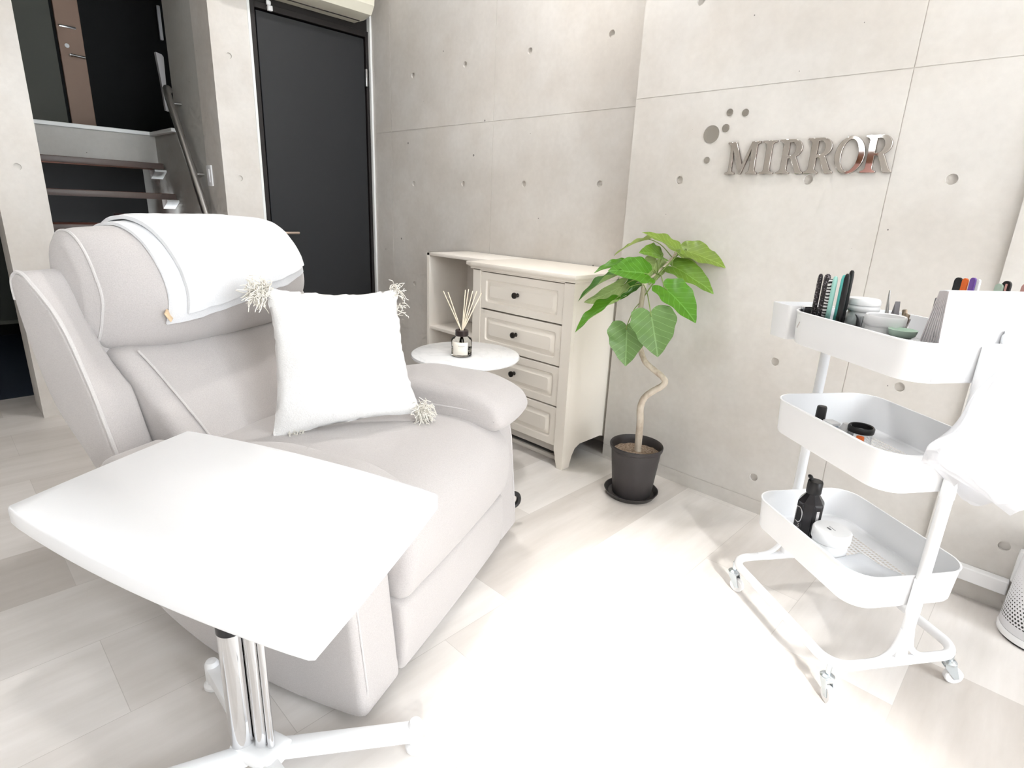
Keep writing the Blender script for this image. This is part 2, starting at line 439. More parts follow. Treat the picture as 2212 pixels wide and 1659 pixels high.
for ax, c, ops in (('x', XW + .05, OPR), ('y', YB - .09, OPB)):
    for a, b, z0, z1 in ops:
        wn += 1
        bm = B(); w = .035
        def fb(u0, u1, zz0, zz1):
            if ax == 'x': box(bm, c, c + .05, u0, u1, zz0, zz1, .003, 1)
            else: box(bm, u0, u1, c, c + .05, zz0, zz1, .003, 1)
        fb(a, a + w, z0, z1); fb(b - w, b, z0, z1); fb(a + w, b - w, z0, z0 + w); fb(a + w, b - w, z1 - w, z1)
        fr = struct(finish('window_%d' % wn, bm, WINF))
        bm = B()
        if ax == 'x': box(bm, c + .02, c + .026, a + w, b - w, z0 + w, z1 - w)
        else: box(bm, a + w, b - w, c + .02, c + .026, z0 + w, z1 - w)
        finish('pane', bm, WGLASS, fr, smooth=False)

bm = B(); box(bm, XW + .14, XW + 3.2, -.70, -.62, 0, 3.6); struct(finish('sun_block_wall', bm, CONC, smooth=False), 'unseen wall outside the glazing, added to block the sun')  # unseen, added to keep direct sun out of the panes beyond it
# ------------------------------------------------------------------ charcoal door in the corner
bm = B(); box(bm, XD - .10, XD - .085, 1.43, 2.149, 0, ZC); struct(finish('wall_door_backing', bm, DOORF, smooth=False))
bm = B(); box(bm, XD - .085, XD - .02, 1.432, 2.148, 2.04, ZC, .002, 1)
struct(finish('trim_1', bm, DOORF, smooth=False), 'dark brown panel above the charcoal door')
bm = B(); box(bm, XD - .055, XD - .016, 1.468, 2.112, .008, 2.0, .002, 1)
door = struct(finish('door_1', bm, DOORM, smooth=False), 'charcoal grey flush door in the corner')
bm = B()
box(bm, XD - .08, XD - .008, 1.432, 1.46, 0, 2.04, .002, 1); box(bm, XD - .08, XD - .008, 2.12, 2.148, 0, 2.04, .002, 1)
box(bm, XD - .08, XD - .008, 1.46, 2.12, 2.008, 2.04, .002, 1)
finish('door_frame', bm, DOORF, door, smooth=False)
bm = B(); tube(bm, [(XD - .012, 1.51, .868), (XD + .035, 1.51, .868)], .009); tube(bm, catmull([(XD + .035, 1.503, .868), (XD + .045, 1.52, .868), (XD + .045, 1.60, .868)], 5), .0075)
lathe(bm, [(.001, 0), (.02, 0), (.02, .004), (.001, .004)])
finish('door_handle', bm, BRASS, door)
boxo('hinge', (XD - .016, XD + .002, 2.112, 2.124, 1.738, 1.835), STEEL, door, .003)
bm = B(); box(bm, XD - .008, XD + .012, 1.525, 1.55, 2.005, 2.03, .003); box(bm, XD - .008, XD + .010, 1.52, 1.545, 2.03, 2.055, .008)
finish('door_sensor', bm, PWHITE, door)
bm = B(); box(bm, XD - .02, XD + .004, 1.417, 1.430, 0, ZC); struct(finish('trim_2', bm, TRIMW, smooth=False), 'thin white trim left of the charcoal door')
bm = B(); box(bm, XD - .02, XD + .012, 2.138, 2.150, 0, ZC); struct(finish('trim_3', bm, TRIMW, smooth=False), 'thin white trim in the wall corner')

# ------------------------------------------------------------------ stairwell and upstairs
XL = -4.515; ZL = 1.425
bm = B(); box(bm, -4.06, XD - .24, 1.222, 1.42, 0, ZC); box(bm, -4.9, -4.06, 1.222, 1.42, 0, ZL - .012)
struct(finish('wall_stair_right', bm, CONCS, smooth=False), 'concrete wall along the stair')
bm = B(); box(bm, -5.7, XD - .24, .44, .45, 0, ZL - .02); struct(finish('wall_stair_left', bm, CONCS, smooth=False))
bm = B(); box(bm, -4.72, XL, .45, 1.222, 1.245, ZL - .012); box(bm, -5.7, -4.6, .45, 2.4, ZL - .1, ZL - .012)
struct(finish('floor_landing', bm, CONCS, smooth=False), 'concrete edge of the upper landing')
bm = B(); box(bm, XL - .03, XL + .012, .45, 1.222, ZL - .012, ZL + .012, .003, 1); box(bm, XL - .02, -4.06, 1.19, 1.226, ZL - .012, ZL + .010, .003, 1)
struct(finish('trim_4', bm, TRIMW), 'white metal edging along the upper landing')
bm = B(); box(bm, -4.95, -4.9, .45, 1.222, 0, 1.3); struct(finish('wall_stair_back', bm, SHADEBLK, smooth=False))  # understair darkness painted on as near-black
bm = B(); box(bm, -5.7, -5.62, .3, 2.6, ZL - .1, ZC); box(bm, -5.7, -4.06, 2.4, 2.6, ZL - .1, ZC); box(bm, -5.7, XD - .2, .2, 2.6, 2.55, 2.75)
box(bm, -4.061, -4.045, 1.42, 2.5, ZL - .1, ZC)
struct(finish('wall_upstairs', bm, SHADEBLK, smooth=False), 'hall at the top of the stair, its darkness painted near-black')
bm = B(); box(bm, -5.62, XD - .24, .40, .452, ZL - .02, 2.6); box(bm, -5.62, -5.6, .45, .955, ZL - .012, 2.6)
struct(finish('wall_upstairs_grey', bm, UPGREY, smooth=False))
bm = B(); box(bm, -5.62, -5.585, .975, 1.125, ZL - .012, 2.6, .003, 1)
ud = struct(finish('door_2', bm, UPDOOR), 'warm pink door upstairs')
bm = B(); tube(bm, [(-5.585, 1.03, 1.99), (-5.55, 1.03, 1.99)], .008); tube(bm, [(-5.55, 1.025, 1.99), (-5.55, 1.115, 1.985)], .008)
finish('door_handle', bm, STEEL, ud)
bm = B(); tube(bm, [(-5.585, 1.02, 2.05), (-5.578, 1.02, 2.05)], .014, 16); finish('lock', bm, STEEL, ud)
bm = B(); box(bm, -5.585, -5.57, .99, 1.09, 2.165, 2.18, .003); finish('latch', bm, STEEL, ud)
st = thing('staircase', 'open-riser staircase with brown treads up to the landing', 'stairs', (-4.0, .83, 0))
M0 = Matrix.Translation((4.0, -.83, 0))
for i in range(6):
    x = -4.325 + .18 * i; z = 1.24 - .182 * i
    y0 = .46 if x < -3.63 else .47
    bm = B(); box(bm, x - .25, x - .012, y0, 1.20, z - .034, z, .003); bmesh.ops.transform(bm, matrix=M0, verts=bm.verts)
    tr = finish('tread', bm, WOODT, st)
    bm = B(); box(bm, x - .012, x, y0, 1.20, z - .036, z - .002, .003); bmesh.ops.transform(bm, matrix=M0, verts=bm.verts)
    finish('nosing', bm, TNOSE, tr)
    if i < 5:
        bm = B(); zz = z - .038
        pts = [(x - .02, zz), (x - .13, zz), (x - .12, zz - .055), (x - .02, zz - .012)]
        ring_loft(bm, [[(p[0], 1.150, p[1]) for p in pts], [(p[0], 1.218, p[1]) for p in pts]])
        bmesh.ops.transform(bm, matrix=M0, verts=bm.verts); finish('bracket', bm, TRIMW, tr, smooth=False)
hr = thing('handrail', 'slanting steel handrail on the stair wall', 'handrail', (-3.8, 1.2, 1.1))
bm = B(); tube(bm, [(p[0] + 3.8, p[1] - 1.2, p[2] - 1.1) for p in catmull([(-4.01, 1.19, 1.63), (-3.965, 1.165, 1.612), (-3.80, 1.165, 1.36), (-3.455, 1.165, .82), (-3.30, 1.165, .56), (-3.29, 1.165, .40)], 6)], .020, 16)
finish('rail', bm, STEEL, hr)
for x, z in ((-3.93, 1.555), (-3.68, 1.17)):
    bm = B(); tube(bm, [(x + 3.8, .022, z - 1.1), (x + 3.8, -.035, z - 1.1)], .008); finish('bracket', bm, STEEL, hr)
o = boxo('switch_plate', (-.036, .036, -.009, 0, -.055, .055), PWHITE, None, .004); o.location = (-3.575, 1.2215, 1.162)
tag(o, 'narrow white switch plate on the stair wall', 'switch')
boxo('switch', (-.012, .012, -.012, -.008, -.035, .035), PWHITE, o, .002)
o = boxo('storage_box', (-.1, .1, -.11, .11, 0, .16), MAROON, None, .008); o.location = (-4.55, 1.06, .76)
bm = B(); box(bm, -4.72, -4.40, .86, 1.215, .70, .76, .004); box(bm, -4.7, -4.66, .88, .92, 0, .70); box(bm, -4.7, -4.66, 1.16, 1.2, 0, .70); box(bm, -4.46, -4.42, .88, .92, 0, .70); box(bm, -4.46, -4.42, 1.16, 1.2, 0, .70)
tag(o, 'maroon box in the dark under the stair', 'box')
tag(finish('storage_shelf', bm, DOORF, smooth=False), 'dark shelf under the stair carrying the maroon box', 'shelf')
bm = B()
pts = [(0, 0), (.035, -.008), (.045, -.02), (.040, -.17), (.040, -.325), (.018, -.32), (.012, -.16)]
ring_loft(bm, [[(-.012, p[0], p[1]) for p in pts], [(.012, p[0] * .9 + .003, p[1]) for p in pts]])
o = finish('hanging_cloth', bm, mat('grey_panel', (.34, .33, .33), .5), None, smooth=False); o.location = (-4.30, 1.222, 1.875)
tag(o, 'narrow grey cloth hanging beside the top of the stair', 'cloth')
o = boxo('light_streak', (-.01, .01, -.012, .012, -.12, .12), PWHITE, None, .004); o.location = (-5.60, 1.655, 2.34)  # plain white bar stands in for a streak of light
tag(o, 'thin white strip painted as a streak of light in the dark upper hall', 'strip')
# dark entry beyond the opening on the far side
bm = B(); box(bm, -5.75, -3.81, -1.35, .45, -.12, -.004); struct(finish('floor_entry', bm, NAVY, smooth=False), 'navy entry floor')
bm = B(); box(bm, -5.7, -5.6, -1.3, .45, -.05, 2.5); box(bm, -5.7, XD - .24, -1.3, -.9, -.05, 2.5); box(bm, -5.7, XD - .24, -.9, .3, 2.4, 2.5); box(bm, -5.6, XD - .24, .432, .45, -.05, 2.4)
struct(finish('wall_entry', bm, SHADEBLK, smooth=False))  # entry darkness painted on as near-black
bm = B(); box(bm, -5.58, -4.9, -.88, .42, .20, 1.9, .004); o = finish('entry_cabinet', bm, mat('entry_green_grey', (.05, .053, .045), .5)); boxo('bottom_rail', (-4.9, -4.885, -.88, .42, .20, .225), UPGREY, o, .002)
tag(o, 'grey-green cabinet in the dark entry at the left edge', 'cabinet')

# ------------------------------------------------------------------ air conditioner
ac = thing('air_conditioner', 'cream wall air conditioner above the charcoal door', 'air conditioner', (XD - .02, 1.72, 2.1))
prof = [(0, -.03), (.11, -.035), (.185, -.022), (.215, .02), (.222, .12), (.215, .215), (.19, .235), (0, .235)]
bm = B(); ring_loft(bm, [[(p[0], -.42, p[1]) for p in prof], [(p[0], .34, p[1]) for p in prof]])
bmesh.ops.bevel(bm, geom=[e for e in bm.edges if abs(e.verts[0].co.y - e.verts[1].co.y) < 1e-5], offset=.006, segments=2, affect='EDGES')
finish('body', bm, ACW, ac, angle=30)
bm = B(); box(bm, .09, .17, -.40, .32, -.038, -.030, .002); fl = finish('flap', bm, PWHITE, ac)
fl.rotation_euler = (0, R(-5), 0)
boxo('vent_slot', (.075, .085, -.40, .32, -.0365, -.033), DARKGAP, ac, 0)

# ------------------------------------------------------------------ recliner armchair (local axes: x forward, y across, z up)
CH = thing('recliner_armchair', 'light grey fabric recliner armchair with a white towel over its headrest', 'armchair', (-.83, .467, 0), (0, 0, R(23)))
CM = Matrix.Translation((-.83, .467, 0)) @ Matrix.Rotation(R(23), 4, 'Z')
ARM = [(0, .035), (-.08, .022), (-.20, .020), (-.32, .030), (-.42, .050), (-.52, .09), (-.60, .14), (-.68, .22), (-.715, .31), (-.715, .42), (-.68, .475), (-.60, .49),
       (-.30, .49), (-.12, .485), (-.065, .475), (-.042, .45), (-.022, .35), (-.008, .20), (.001, .10)]
def soft(pts, n=5): return [(p.x, p.y) for p in catmull([(a, b, 0) for a, b in pts], n, True)]
for b0, b1 in ((.0, .137), (.725, .86)):
    bm = B(); prof_loft(bm, soft(ARM), b0, b1, .018, 6, 4); arm = finish('arm', bm, LINEN, CH, angle=60)
    y = b0 + .004 if b0 == 0 else b1 - .004
    q = [(a_, y + (.012 if b0 == 0 else -.012), z) for a_, z in ((-.004, .045), (0, .10), (-.009, .2), (-.023, .35), (-.043, .455))]
    tubeo('piping', [(p[0] + .002, p[1], p[2]) for p in q], .0022, PIPING, arm, 6)
PAD = [(-.50, .436), (-.515, .47), (-.475, .508), (-.40, .534), (-.30, .552), (-.20, .553), (-.11, .551), (-.05, .538), (-.002, .516), (.020, .488), (.022, .462), (.0, .440), (-.05, .428), (-.14, .423), (-.28, .422), (-.42, .424)]
for b0, b1 in ((-.012, .185), (.644, .872)):
    bm = B(); prof_loft(bm, soft([(p, q - (.022 if b0 < 0 else 0)) for p, q in PAD]), b0, b1, .032, 8, 6, .010, .003); pad = finish('arm_pad', bm, LINEN, CH, angle=70)
    s = 1 if b0 > .3 else -1
    yin = b0 if b0 > .3 else b1
    c = (b0 + b1) / 2; hw = (b1 - b0) / 2 - .004
    pts = [(c + hw * math.cos(t), t) for t in [PI * k / 14 for k in range(15)]]
    dz_ = -.022 if b0 < 0 else 0
    seam = [(-.44, b0 + .004, .47 + dz_), (-.30, b0 + .001, .490 + dz_), (-.12, b0 + .001, .494 + dz_), (-.03, b0 + .008, .490 + dz_)] + [(.016 + .008 * math.sin(PI * k / 6), b0 + .03 + (b1 - b0 - .06) * k / 6, .484 + dz_) for k in range(7)] + [(-.03, b1 - .008, .490 + dz_), (-.12, b1 - .001, .494 + dz_), (-.44, b1 - .004, .47 + dz_)]
    tubeo('piping', catmull(seam, 4), .0028, PIPING, pad, 6)
SEAT = [(-.66, .36), (-.66, .43), (-.60, .452), (-.45, .462), (-.28, .466), (-.14, .462), (-.06, .452), (-.005, .425), (.024, .385), (.030, .33), (.024, .27), (.008, .228), (-.03, .215), (-.10, .24), (-.2, .3), (-.45, .34)]
bm = B(); prof_loft(bm, soft(SEAT), .142, .720, .03, 14, 6, .008, .004); finish('seat_cushion', bm, LINEN, CH, angle=70)
FOOT = [(-.10, .045), (-.02, .034), (.006, .045), (.014, .12), (.012, .19), (.0, .214), (-.05, .222), (-.11, .20), (-.11, .1)]
bm = B(); prof_loft(bm, soft(FOOT), .142, .720, .015, 14, 4, .004); finish('footrest_panel', bm, LINEN, CH, angle=70)
bm = B(); box(bm, -.64, -.09, .10, .76, .05, .34, .02); finish('base', bm, LINEN, CH)
BACK = [(-.60, .44), (-.645, .50), (-.70, .565), (-.76, .63), (-.805, .668), (-.86, .672), (-.91, .645), (-.87, .55), (-.80, .46), (-.72, .39), (-.63, .40)]
bm = B(); prof_loft(bm, soft(BACK), .162, .735, .03, 14, 6, .012, .003); bk = finish('back_cushion', bm, LINEN, CH, angle=70)
tubeo('piping', catmull([(-.79, .20, .672), (-.745, .205, .63), (-.685, .212, .565), (-.635, .22, .505), (-.60, .225, .46)], 6), .003, PIPING, bk, 6)
HEAD = [(-.815, .672), (-.768, .692), (-.722, .742), (-.700, .80), (-.715, .865), (-.765, .925), (-.83, .958), (-.90, .962), (-.955, .940), (-.985, .89), (-.985, .82), (-.955, .74), (-.905, .685), (-.86, .668)]
HB0, HB1, HR, HC = .142, .758, .036, .012
def hsh(a, b, z):
    e = max(0, 1 - min(b - HB0, HB1 - b) / .17)
    return -(.150 if b < .45 else .035) * e * e * max(0, min(1, (a + .985) / .27))
bm = B(); prof_loft(bm, soft(HEAD, 6), HB0, HB1, HR, 26, 8, HC, .003, hsh); hd = finish('headrest', bm, LINEN, CH, angle=80)
for yy in (HB0 + .016, HB1 - .016):
    q = poly_inset(soft(HEAD, 5), HR * (1 - math.sin(math.acos(1 - .016 / HR))) - .002)
    tubeo('piping', [(p[0] + hsh(p[0], yy, p[1]), yy, p[1]) for p in q], .0034, PIPING, hd, 6, closed=True)
WING = [(-.972, .862), (-.945, .866), (-.905, .838), (-.834, .759), (-.775, .624), (-.722, .455), (-.68, .34), (-.70, .30), (-.745, .30), (-.814, .411), (-.913, .544), (-.969, .70), (-.990, .83)]
for b0, b1 in ((.058, .160), (.742, .846)):
    bm = B(); prof_loft(bm, soft(WING, 6), b0, b1, .014, 6, 4, 0, .002, lambda a, b, z, b0=b0: -.06 * ((b - .058) / .102 if b0 < .3 else (.846 - b) / .104) * max(0, 1 - ((z - .73) / .14) ** 2) * max(0, min(1, (a + .99 - .27 * (.83 - z)) / .13))); wg = finish('back_wing', bm, LINEN, CH, angle=60)
    yy = b0 + .005 if b0 < .3 else b1 - .005
    tubeo('piping', [(p.x, p.y, p.z) for p in catmull([(-.985, yy, .80), (-.984, yy, .845), (-.955, yy, .866), (-.915, yy, .842), (-.838, yy, .762), (-.777, yy, .626), (-.722, yy, .457), (-.69, yy, .36)], 7)], .0048, PIPING, wg, 7)
SHELL = [(-.88, .80), (-.86, .64), (-.74, .36), (-.72, .16), (-.78, .14), (-.88, .34), (-.96, .54), (-1.005, .72), (-1.005, .80), (-.95, .83)]
bm = B(); prof_loft(bm, soft(SHELL), .15, .752, .01, 8, 3); finish('back_panel', bm, LINEN, CH, angle=60)
for x, y in ((-.05, .07), (-.05, .79), (-.45, .2), (-.45, .66)):
    bm = B(); lathe(bm, [(.018, 0), (.022, .006), (.022, .08)], 16, x, y); finish('foot', bm, BLACK, CH)
bm = B(); tube(bm, catmull([(-.06, .86, .115), (-.04, .892, .120), (-.018, .918, .108), (-.014, .926, .084), (-.024, .916, .064), (-.06, .875, .058)], 6), .0085, 8)
finish('recline_lever', bm, BLACK, CH)

# towel: two folded layers lying on the headrest
TW = thing('towel', 'white towel folded over the headrest of the grey armchair', 'towel', (0, 0, 0))
TW.matrix_world = CM @ Matrix.Translation((-.85, .5, .97)); TW.rotation_euler = (0, 0, R(23))
path = catmull([(p[0], p[1], 0) for p in (HEAD[1], HEAD[2], HEAD[3], HEAD[4], HEAD[5], HEAD[6], HEAD[7], HEAD[8], HEAD[9], HEAD[10])], 8)
def along(s):
    i = max(0, min(len(path) - 1.001, s * (len(path) - 1))); k = int(i); f = i - k
    p = path[k].lerp(path[k + 1], f); t = (path[k + 1] - path[k]).normalized()
    return p, Vector((-t.y, t.x, 0)) * -1
def layer(name, bl, br, s0l, s0r, s1, o0, o1, seed):
    bm = B(); rings = []; nb = 26; ns = 34
    for k in range(nb + 1):
        f = k / nb; b = bl + (br - bl) * f
        t = (b - HB0) / (HB1 - HB0); cr = HC * (1 - (2 * t - 1) ** 2)
        e = min(b - HB0, HB1 - b); ins = HR * (1 - math.sqrt(max(0, 1 - (1 - min(e / HR, 1)) ** 2)))
        s0 = s0l + (s0r - s0l) * f + .008 * noise.noise((b * 22, seed, 0))
        pin, pout = [], []
        edge = .75 + .25 * min(1, min(f, 1 - f) * 14)
        for j in range(ns + 1):
            s = s0 + (s1 - s0) * j / ns
            p, nn = along(s)
            w = .0025 * noise.noise((b * 11, s * 7, seed)) + .0012 * noise.noise((b * 40, s * 25, seed))
            ed = .7 + .3 * min(1, min(j, ns - j) / 2)
            p = p + Vector((hsh(p.x, b, p.y), 0, 0))
            a = p + nn * (o0 + cr - ins + w); q = p + nn * (o0 + (o1 - o0) * edge * ed + cr - ins + w)
            pin.append((a.x + .85, b - .5, a.y - .97)); pout.append((q.x + .85, b - .5, q.y - .97))
        rings.append(pout + pin[::-1])
    ring_loft(bm, rings); return finish(name, bm, TOWEL, TW, angle=60)
layer('fold', .243, .728, .125, .27, 1.0, .003, .013, 1.7)
layer('top_fold', .272, .722, .180, .30, .97, .0145, .027, 5.2)
o = boxo('care_tag', (-.002, .002, -.011, .011, -.014, .012), BEIGE, TW, .0008); o.location = (.135, -.262, -.205); o.rotation_euler = (R(20), R(-20), R(30))

# ------------------------------------------------------------------ cushion leaning in the corner of the chair
u = Vector((math.cos(R(23)), math.sin(R(23)), 0)); v = Vector((-math.sin(R(23)), math.cos(R(23)), 0)); F0 = Vector((-.83, .467, 0))
BL = F0 + u * -.47 + v * .30 + Vector((0, 0, .485)); BR = F0 + u * -.19 + v * .56 + Vector((0, 0, .485))
ex = (BR - BL).normalized(); bk = (u * -.68 + v * .73).normalized(); ez = (Vector((0, 0, math.cos(R(12)))) + bk * math.sin(R(12))).normalized(); en = ex.cross(ez).normalized()
def PW(x, y, n=0): return BL + ex * x + ez * y + en * n
cc = PW(.19, .18)
PL = thing('cushion', 'white square cushion with fringed corners leaning in the armchair', 'cushion', cc)
co4 = ((-.004, -.030), (.385, .006), (.335, .352), (.007, .362))
bm = B(); n = 34; F, Bk = [], []
for i in range(n + 1):
    for j in range(n + 1):
        s, t = i / n, j / n
        x = (1 - s) * (1 - t) * co4[0][0] + s * (1 - t) * co4[1][0] + s * t * co4[2][0] + (1 - s) * t * co4[3][0]
        y = (1 - s) * (1 - t) * co4[0][1] + s * (1 - t) * co4[1][1] + s * t * co4[2][1] + (1 - s) * t * co4[3][1]
        ss, tt = s * (1 - s) * 4, t * (1 - t) * 4
        x += (-1 if s > .5 else 1) * .016 * tt * abs(2 * s - 1) ** 3; y += (-1 if t > .5 else 1) * .016 * ss * abs(2 * t - 1) ** 3
        th = .062 * (ss ** .55) * (tt ** .55)
        rim = 1 - min(1, min(ss, tt) * 1.5)
        wv = .004 * noise.noise((s * 5, t * 5, 2)) + .003 * rim * noise.noise((s * 24, t * 24, 4)) + .0025 * noise.noise((s * 13, t * 13, 9))
        F.append(bm.verts.new(PW(x + wv, y + wv, th + wv * 1.6) - cc)); Bk.append(bm.verts.new(PW(x + wv, y + wv, -th * .55 - .0008) - cc))
for i in range(n):
    for j in range(n):
        a, b, c, d = i * (n + 1) + j, (i + 1) * (n + 1) + j, (i + 1) * (n + 1) + j + 1, i * (n + 1) + j + 1
        bm.faces.new((F[a], F[b], F[c], F[d])); bm.faces.new((Bk[d], Bk[c], Bk[b], Bk[a]))
bmesh.ops.remove_doubles(bm, verts=bm.verts, dist=.002)
finish('cover', bm, PILLOW, PL, angle=80)
def tassel(x, y, dx, dy, num, ln, spread, r=.0011):
    bm = B()
    for k in range(num):
        a = math.atan2(dy, dx) + rnd.uniform(-spread, spread); l = ln * rnd.uniform(.45, 1.1)
        o = Vector((x + rnd.uniform(-.016, .016), y + rnd.uniform(-.016, .016), rnd.uniform(-.004, .016)))
        d = Vector((math.cos(a), math.sin(a), rnd.uniform(-.15, .7))); p = [o]
        for q in range(5):
            d = (d + Vector((rnd.uniform(-.75, .75), rnd.uniform(-.75, .6) - .14, rnd.uniform(-.6, .6)))).normalized(); p.append(p[-1] + d * l / 5)
        tube(bm, [PW(*t_) - cc for t_ in catmull(p, 2)], r, 4)
    finish('tassel', bm, TASSEL, PL)
tassel(.0, .352, -1, .25, 150, .055, 1.5); tassel(.332, .345, .5, 1, 45, .030, 1.3, .0009); tassel(.380, .014, 1, .25, 170, .050, 1.6); tassel(.05, -.012, .2, -1, 50, .024, 1.4, .0009)
tassel(.336, .30, 1, .3, 22, .024, .9, .0009)

# ------------------------------------------------------------------ white side table in front
TB = thing('side_table', 'white side table on a chrome column in front of the armchair', 'side table', (-.9, .286, 0))
qc = [Vector((-1.081, .022, 0)), Vector((-.505, .226, 0)), Vector((-.685, .546, 0)), Vector((-1.238, .326, 0))]
out = []
for k in range(4):
    a, b = qc[k], qc[(k + 1) % 4]; d = b - a; nn = Vector((d.y, -d.x, 0)).normalized(); bl = .017 if k in (0, 2) else .003
    for i in range(18):
        t = (i + .0) / 18
        if i == 0: continue
        out.append(a + d * t + nn * bl * 4 * t * (1 - t))
    out.append(b - d * .012 + nn * 0); 
    e = (qc[(k + 2) % 4] - b); out.append(b + e * .012)
bm = B(); zt = .585
def ringz(ins, z):
    q = poly_inset([(p.x, p.y) for p in out], ins); return [(p[0] + .9, p[1] - .286, z) for p in q]
ring_loft(bm, [ringz(.004, zt - .030), ringz(.001, zt - .028), ringz(0, zt - .025), ringz(0, zt - .004), ringz(.001, zt - .0015), ringz(.003, zt)])
finish('tabletop', bm, WHITE, TB, angle=50)
bm = B(); lathe(bm, [(.0245, .062), (.0245, .332)], 36, -.024, -.017); finish('outer_column', bm, CHROME, TB)
bm = B(); lathe(bm, [(.0252, .318), (.0252, .336), (.016, .338), (.016, .35)], 32, -.024, -.017); finish('collar', bm, BLACK, TB)
bm = B(); lathe(bm, [(.0155, .345), (.0155, .555)], 28, -.024, -.017); finish('inner_column', bm, CHROME, TB)
bm = B(); lathe(bm, [(.0125, .06), (.0125, .555)], 28, .011, .003); lathe(bm, [(.0065, .06), (.0065, .555)], 20, .029, .012); finish('guide_rod', bm, CHROME, TB)
bm = B(); box(bm, -.075, .085, -.045, .055, .541, .555, .003); finish('mount_plate', bm, BLACK, TB)
bm = B(); softbox(bm, .052, .034, .016, .012, n=6, mtx=Matrix.Translation((.006, .002, .052)) @ Matrix.Rotation(R(21), 4, 'Z')); finish('hub', bm, POWDER, TB)
for dx, dy in ((.168, .240), (-.264, .006), (-.105, -.275), (.250, .004)):
    ln = math.hypot(dx, dy); ang = math.atan2(dy, dx)
    m4 = Matrix.Translation((.005, -.002, 0)) @ Matrix.Rotation(ang, 4, 'Z')
    bm = B(); box(bm, .02, ln - .006, -.014, .014, .030, .063, .005)
    bm2 = B(); lathe(bm2, [(.001, .018), (.012, .019), (.015, .026), (.015, .066), (.011, .073), (.001, .075)], 20, ln, 0)
    bmesh.ops.transform(bm, matrix=m4, verts=bm.verts); bmesh.ops.transform(bm2, matrix=m4, verts=bm2.verts)
    lg = finish('leg', bm, POWDER, TB)
    finish('end_cap', bm2, PWHITE, lg)
    bm = B(); lathe(bm, [(.001, 0), (.016, .001), (.021, .007), (.021, .014), (.015, .020), (.001, .021)], 24, ln, 0); bmesh.ops.transform(bm, matrix=m4, verts=bm.verts); finish('glide', bm, PWHITE, lg)

# ------------------------------------------------------------------ round marble table and reed diffuser
MT = thing('marble_table', 'small round white marble side table behind the armchair', 'side table', (-1.654, 1.45, 0))
bm = B(); lathe(bm, [(.001, .480), (.200, .480), (.212, .484), (.215, .490), (.213, .497), (.207, .500), (.001, .500)], 72); finish('tabletop', bm, MARBLE, MT)
bm = B(); lathe(bm, [(.013, .012), (.013, .48)], 24); finish('stem', bm, STEEL, MT)
bm = B(); lathe(bm, [(.001, 0), (.14, 0), (.142, .005), (.135, .010), (.02, .014), (.001, .014)], 48); finish('base', bm, STEEL, MT)
RD = thing('reed_diffuser', 'glass reed diffuser with a cream label on the marble table', 'diffuser', (-1.635, 1.412, .5), (0, 0, R(15)))
bm = B(); lathe(bm, [(.001, .0005), (.034, .0005), (.039, .004), (.040, .010), (.040, .062), (.037, .070), (.026, .076), (.022, .078), (.022, .082)], 48)
lathe(bm, [(.019, .082), (.019, .077), (.034, .067), (.0365, .06), (.0365, .012), (.033, .008), (.001, .008)], 48)
finish('bottle', bm, SMOKE, RD)
bm = B(); lathe(bm, [(.001, .0085), (.0335, .0085), (.036, .013), (.036, .030), (.001, .030)], 40); finish('liquid', bm, mat('diffuser_oil', (.95, .92, .84), .02, trans=1.0, ior=1.15), RD)
bm = B(); lathe(bm, [(.014, .079), (.023, .079), (.0255, .082), (.0255, .100), (.023, .102), (.013, .102), (.013, .090)], 40); finish('collar', bm, DBROWN, RD)
bm = B(); nn = 14; a0, a1 = R(-110), R(-20)
ring_loft(bm, [[(.0405 * math.cos(a), .0405 * math.sin(a), z) for a in [a0 + (a1 - a0) * k / nn for k in range(nn + 1)]] for z in (.010, .060)], closed=False)
lb = finish('label', bm, LABEL, RD); lb.modifiers.new('s', 'SOLIDIFY').thickness = .0006
bm = B()
for z, c0, c1 in ((.0445, -.30, .30), (.0395, -.16, .16)):
    k = 0; x = c0
    while x < c1:
        w = rnd.uniform(.03, .07); am = (a0 + a1) / 2 + .12
        ring_loft(bm, [[(.0412 * math.cos(am + t), .0412 * math.sin(am + t), zz) for t in (x, x + w)] for zz in (z, z + (.0022 if z > .042 else .0012))], closed=False); x += w + .025
finish('label_print', bm, INK, RD, smooth=False)
dvec = {}
base = Vector((-1.635, 1.412, .5)); iR = Matrix.Rotation(R(-15), 3, 'Z')
for tx, ty, tz in ((-1.742, 1.406, .737), (-1.728, 1.418, .734), (-1.683, 1.468, .745), (-1.675, 1.477, .748), (-1.662, 1.487, .742), (-1.651, 1.499, .742), (-1.636, 1.51, .735)):
    tp = iR @ (Vector((tx, ty, tz)) - base); d = Vector((tp.x, tp.y, 0)).normalized()
    lo = Vector((-d.x * .020, -d.y * .020, .014)); mid = Vector((d.x * .007, d.y * .007, .102))
    tubeo('reed', [lo, mid, tp], .0021, REED, RD, 7)

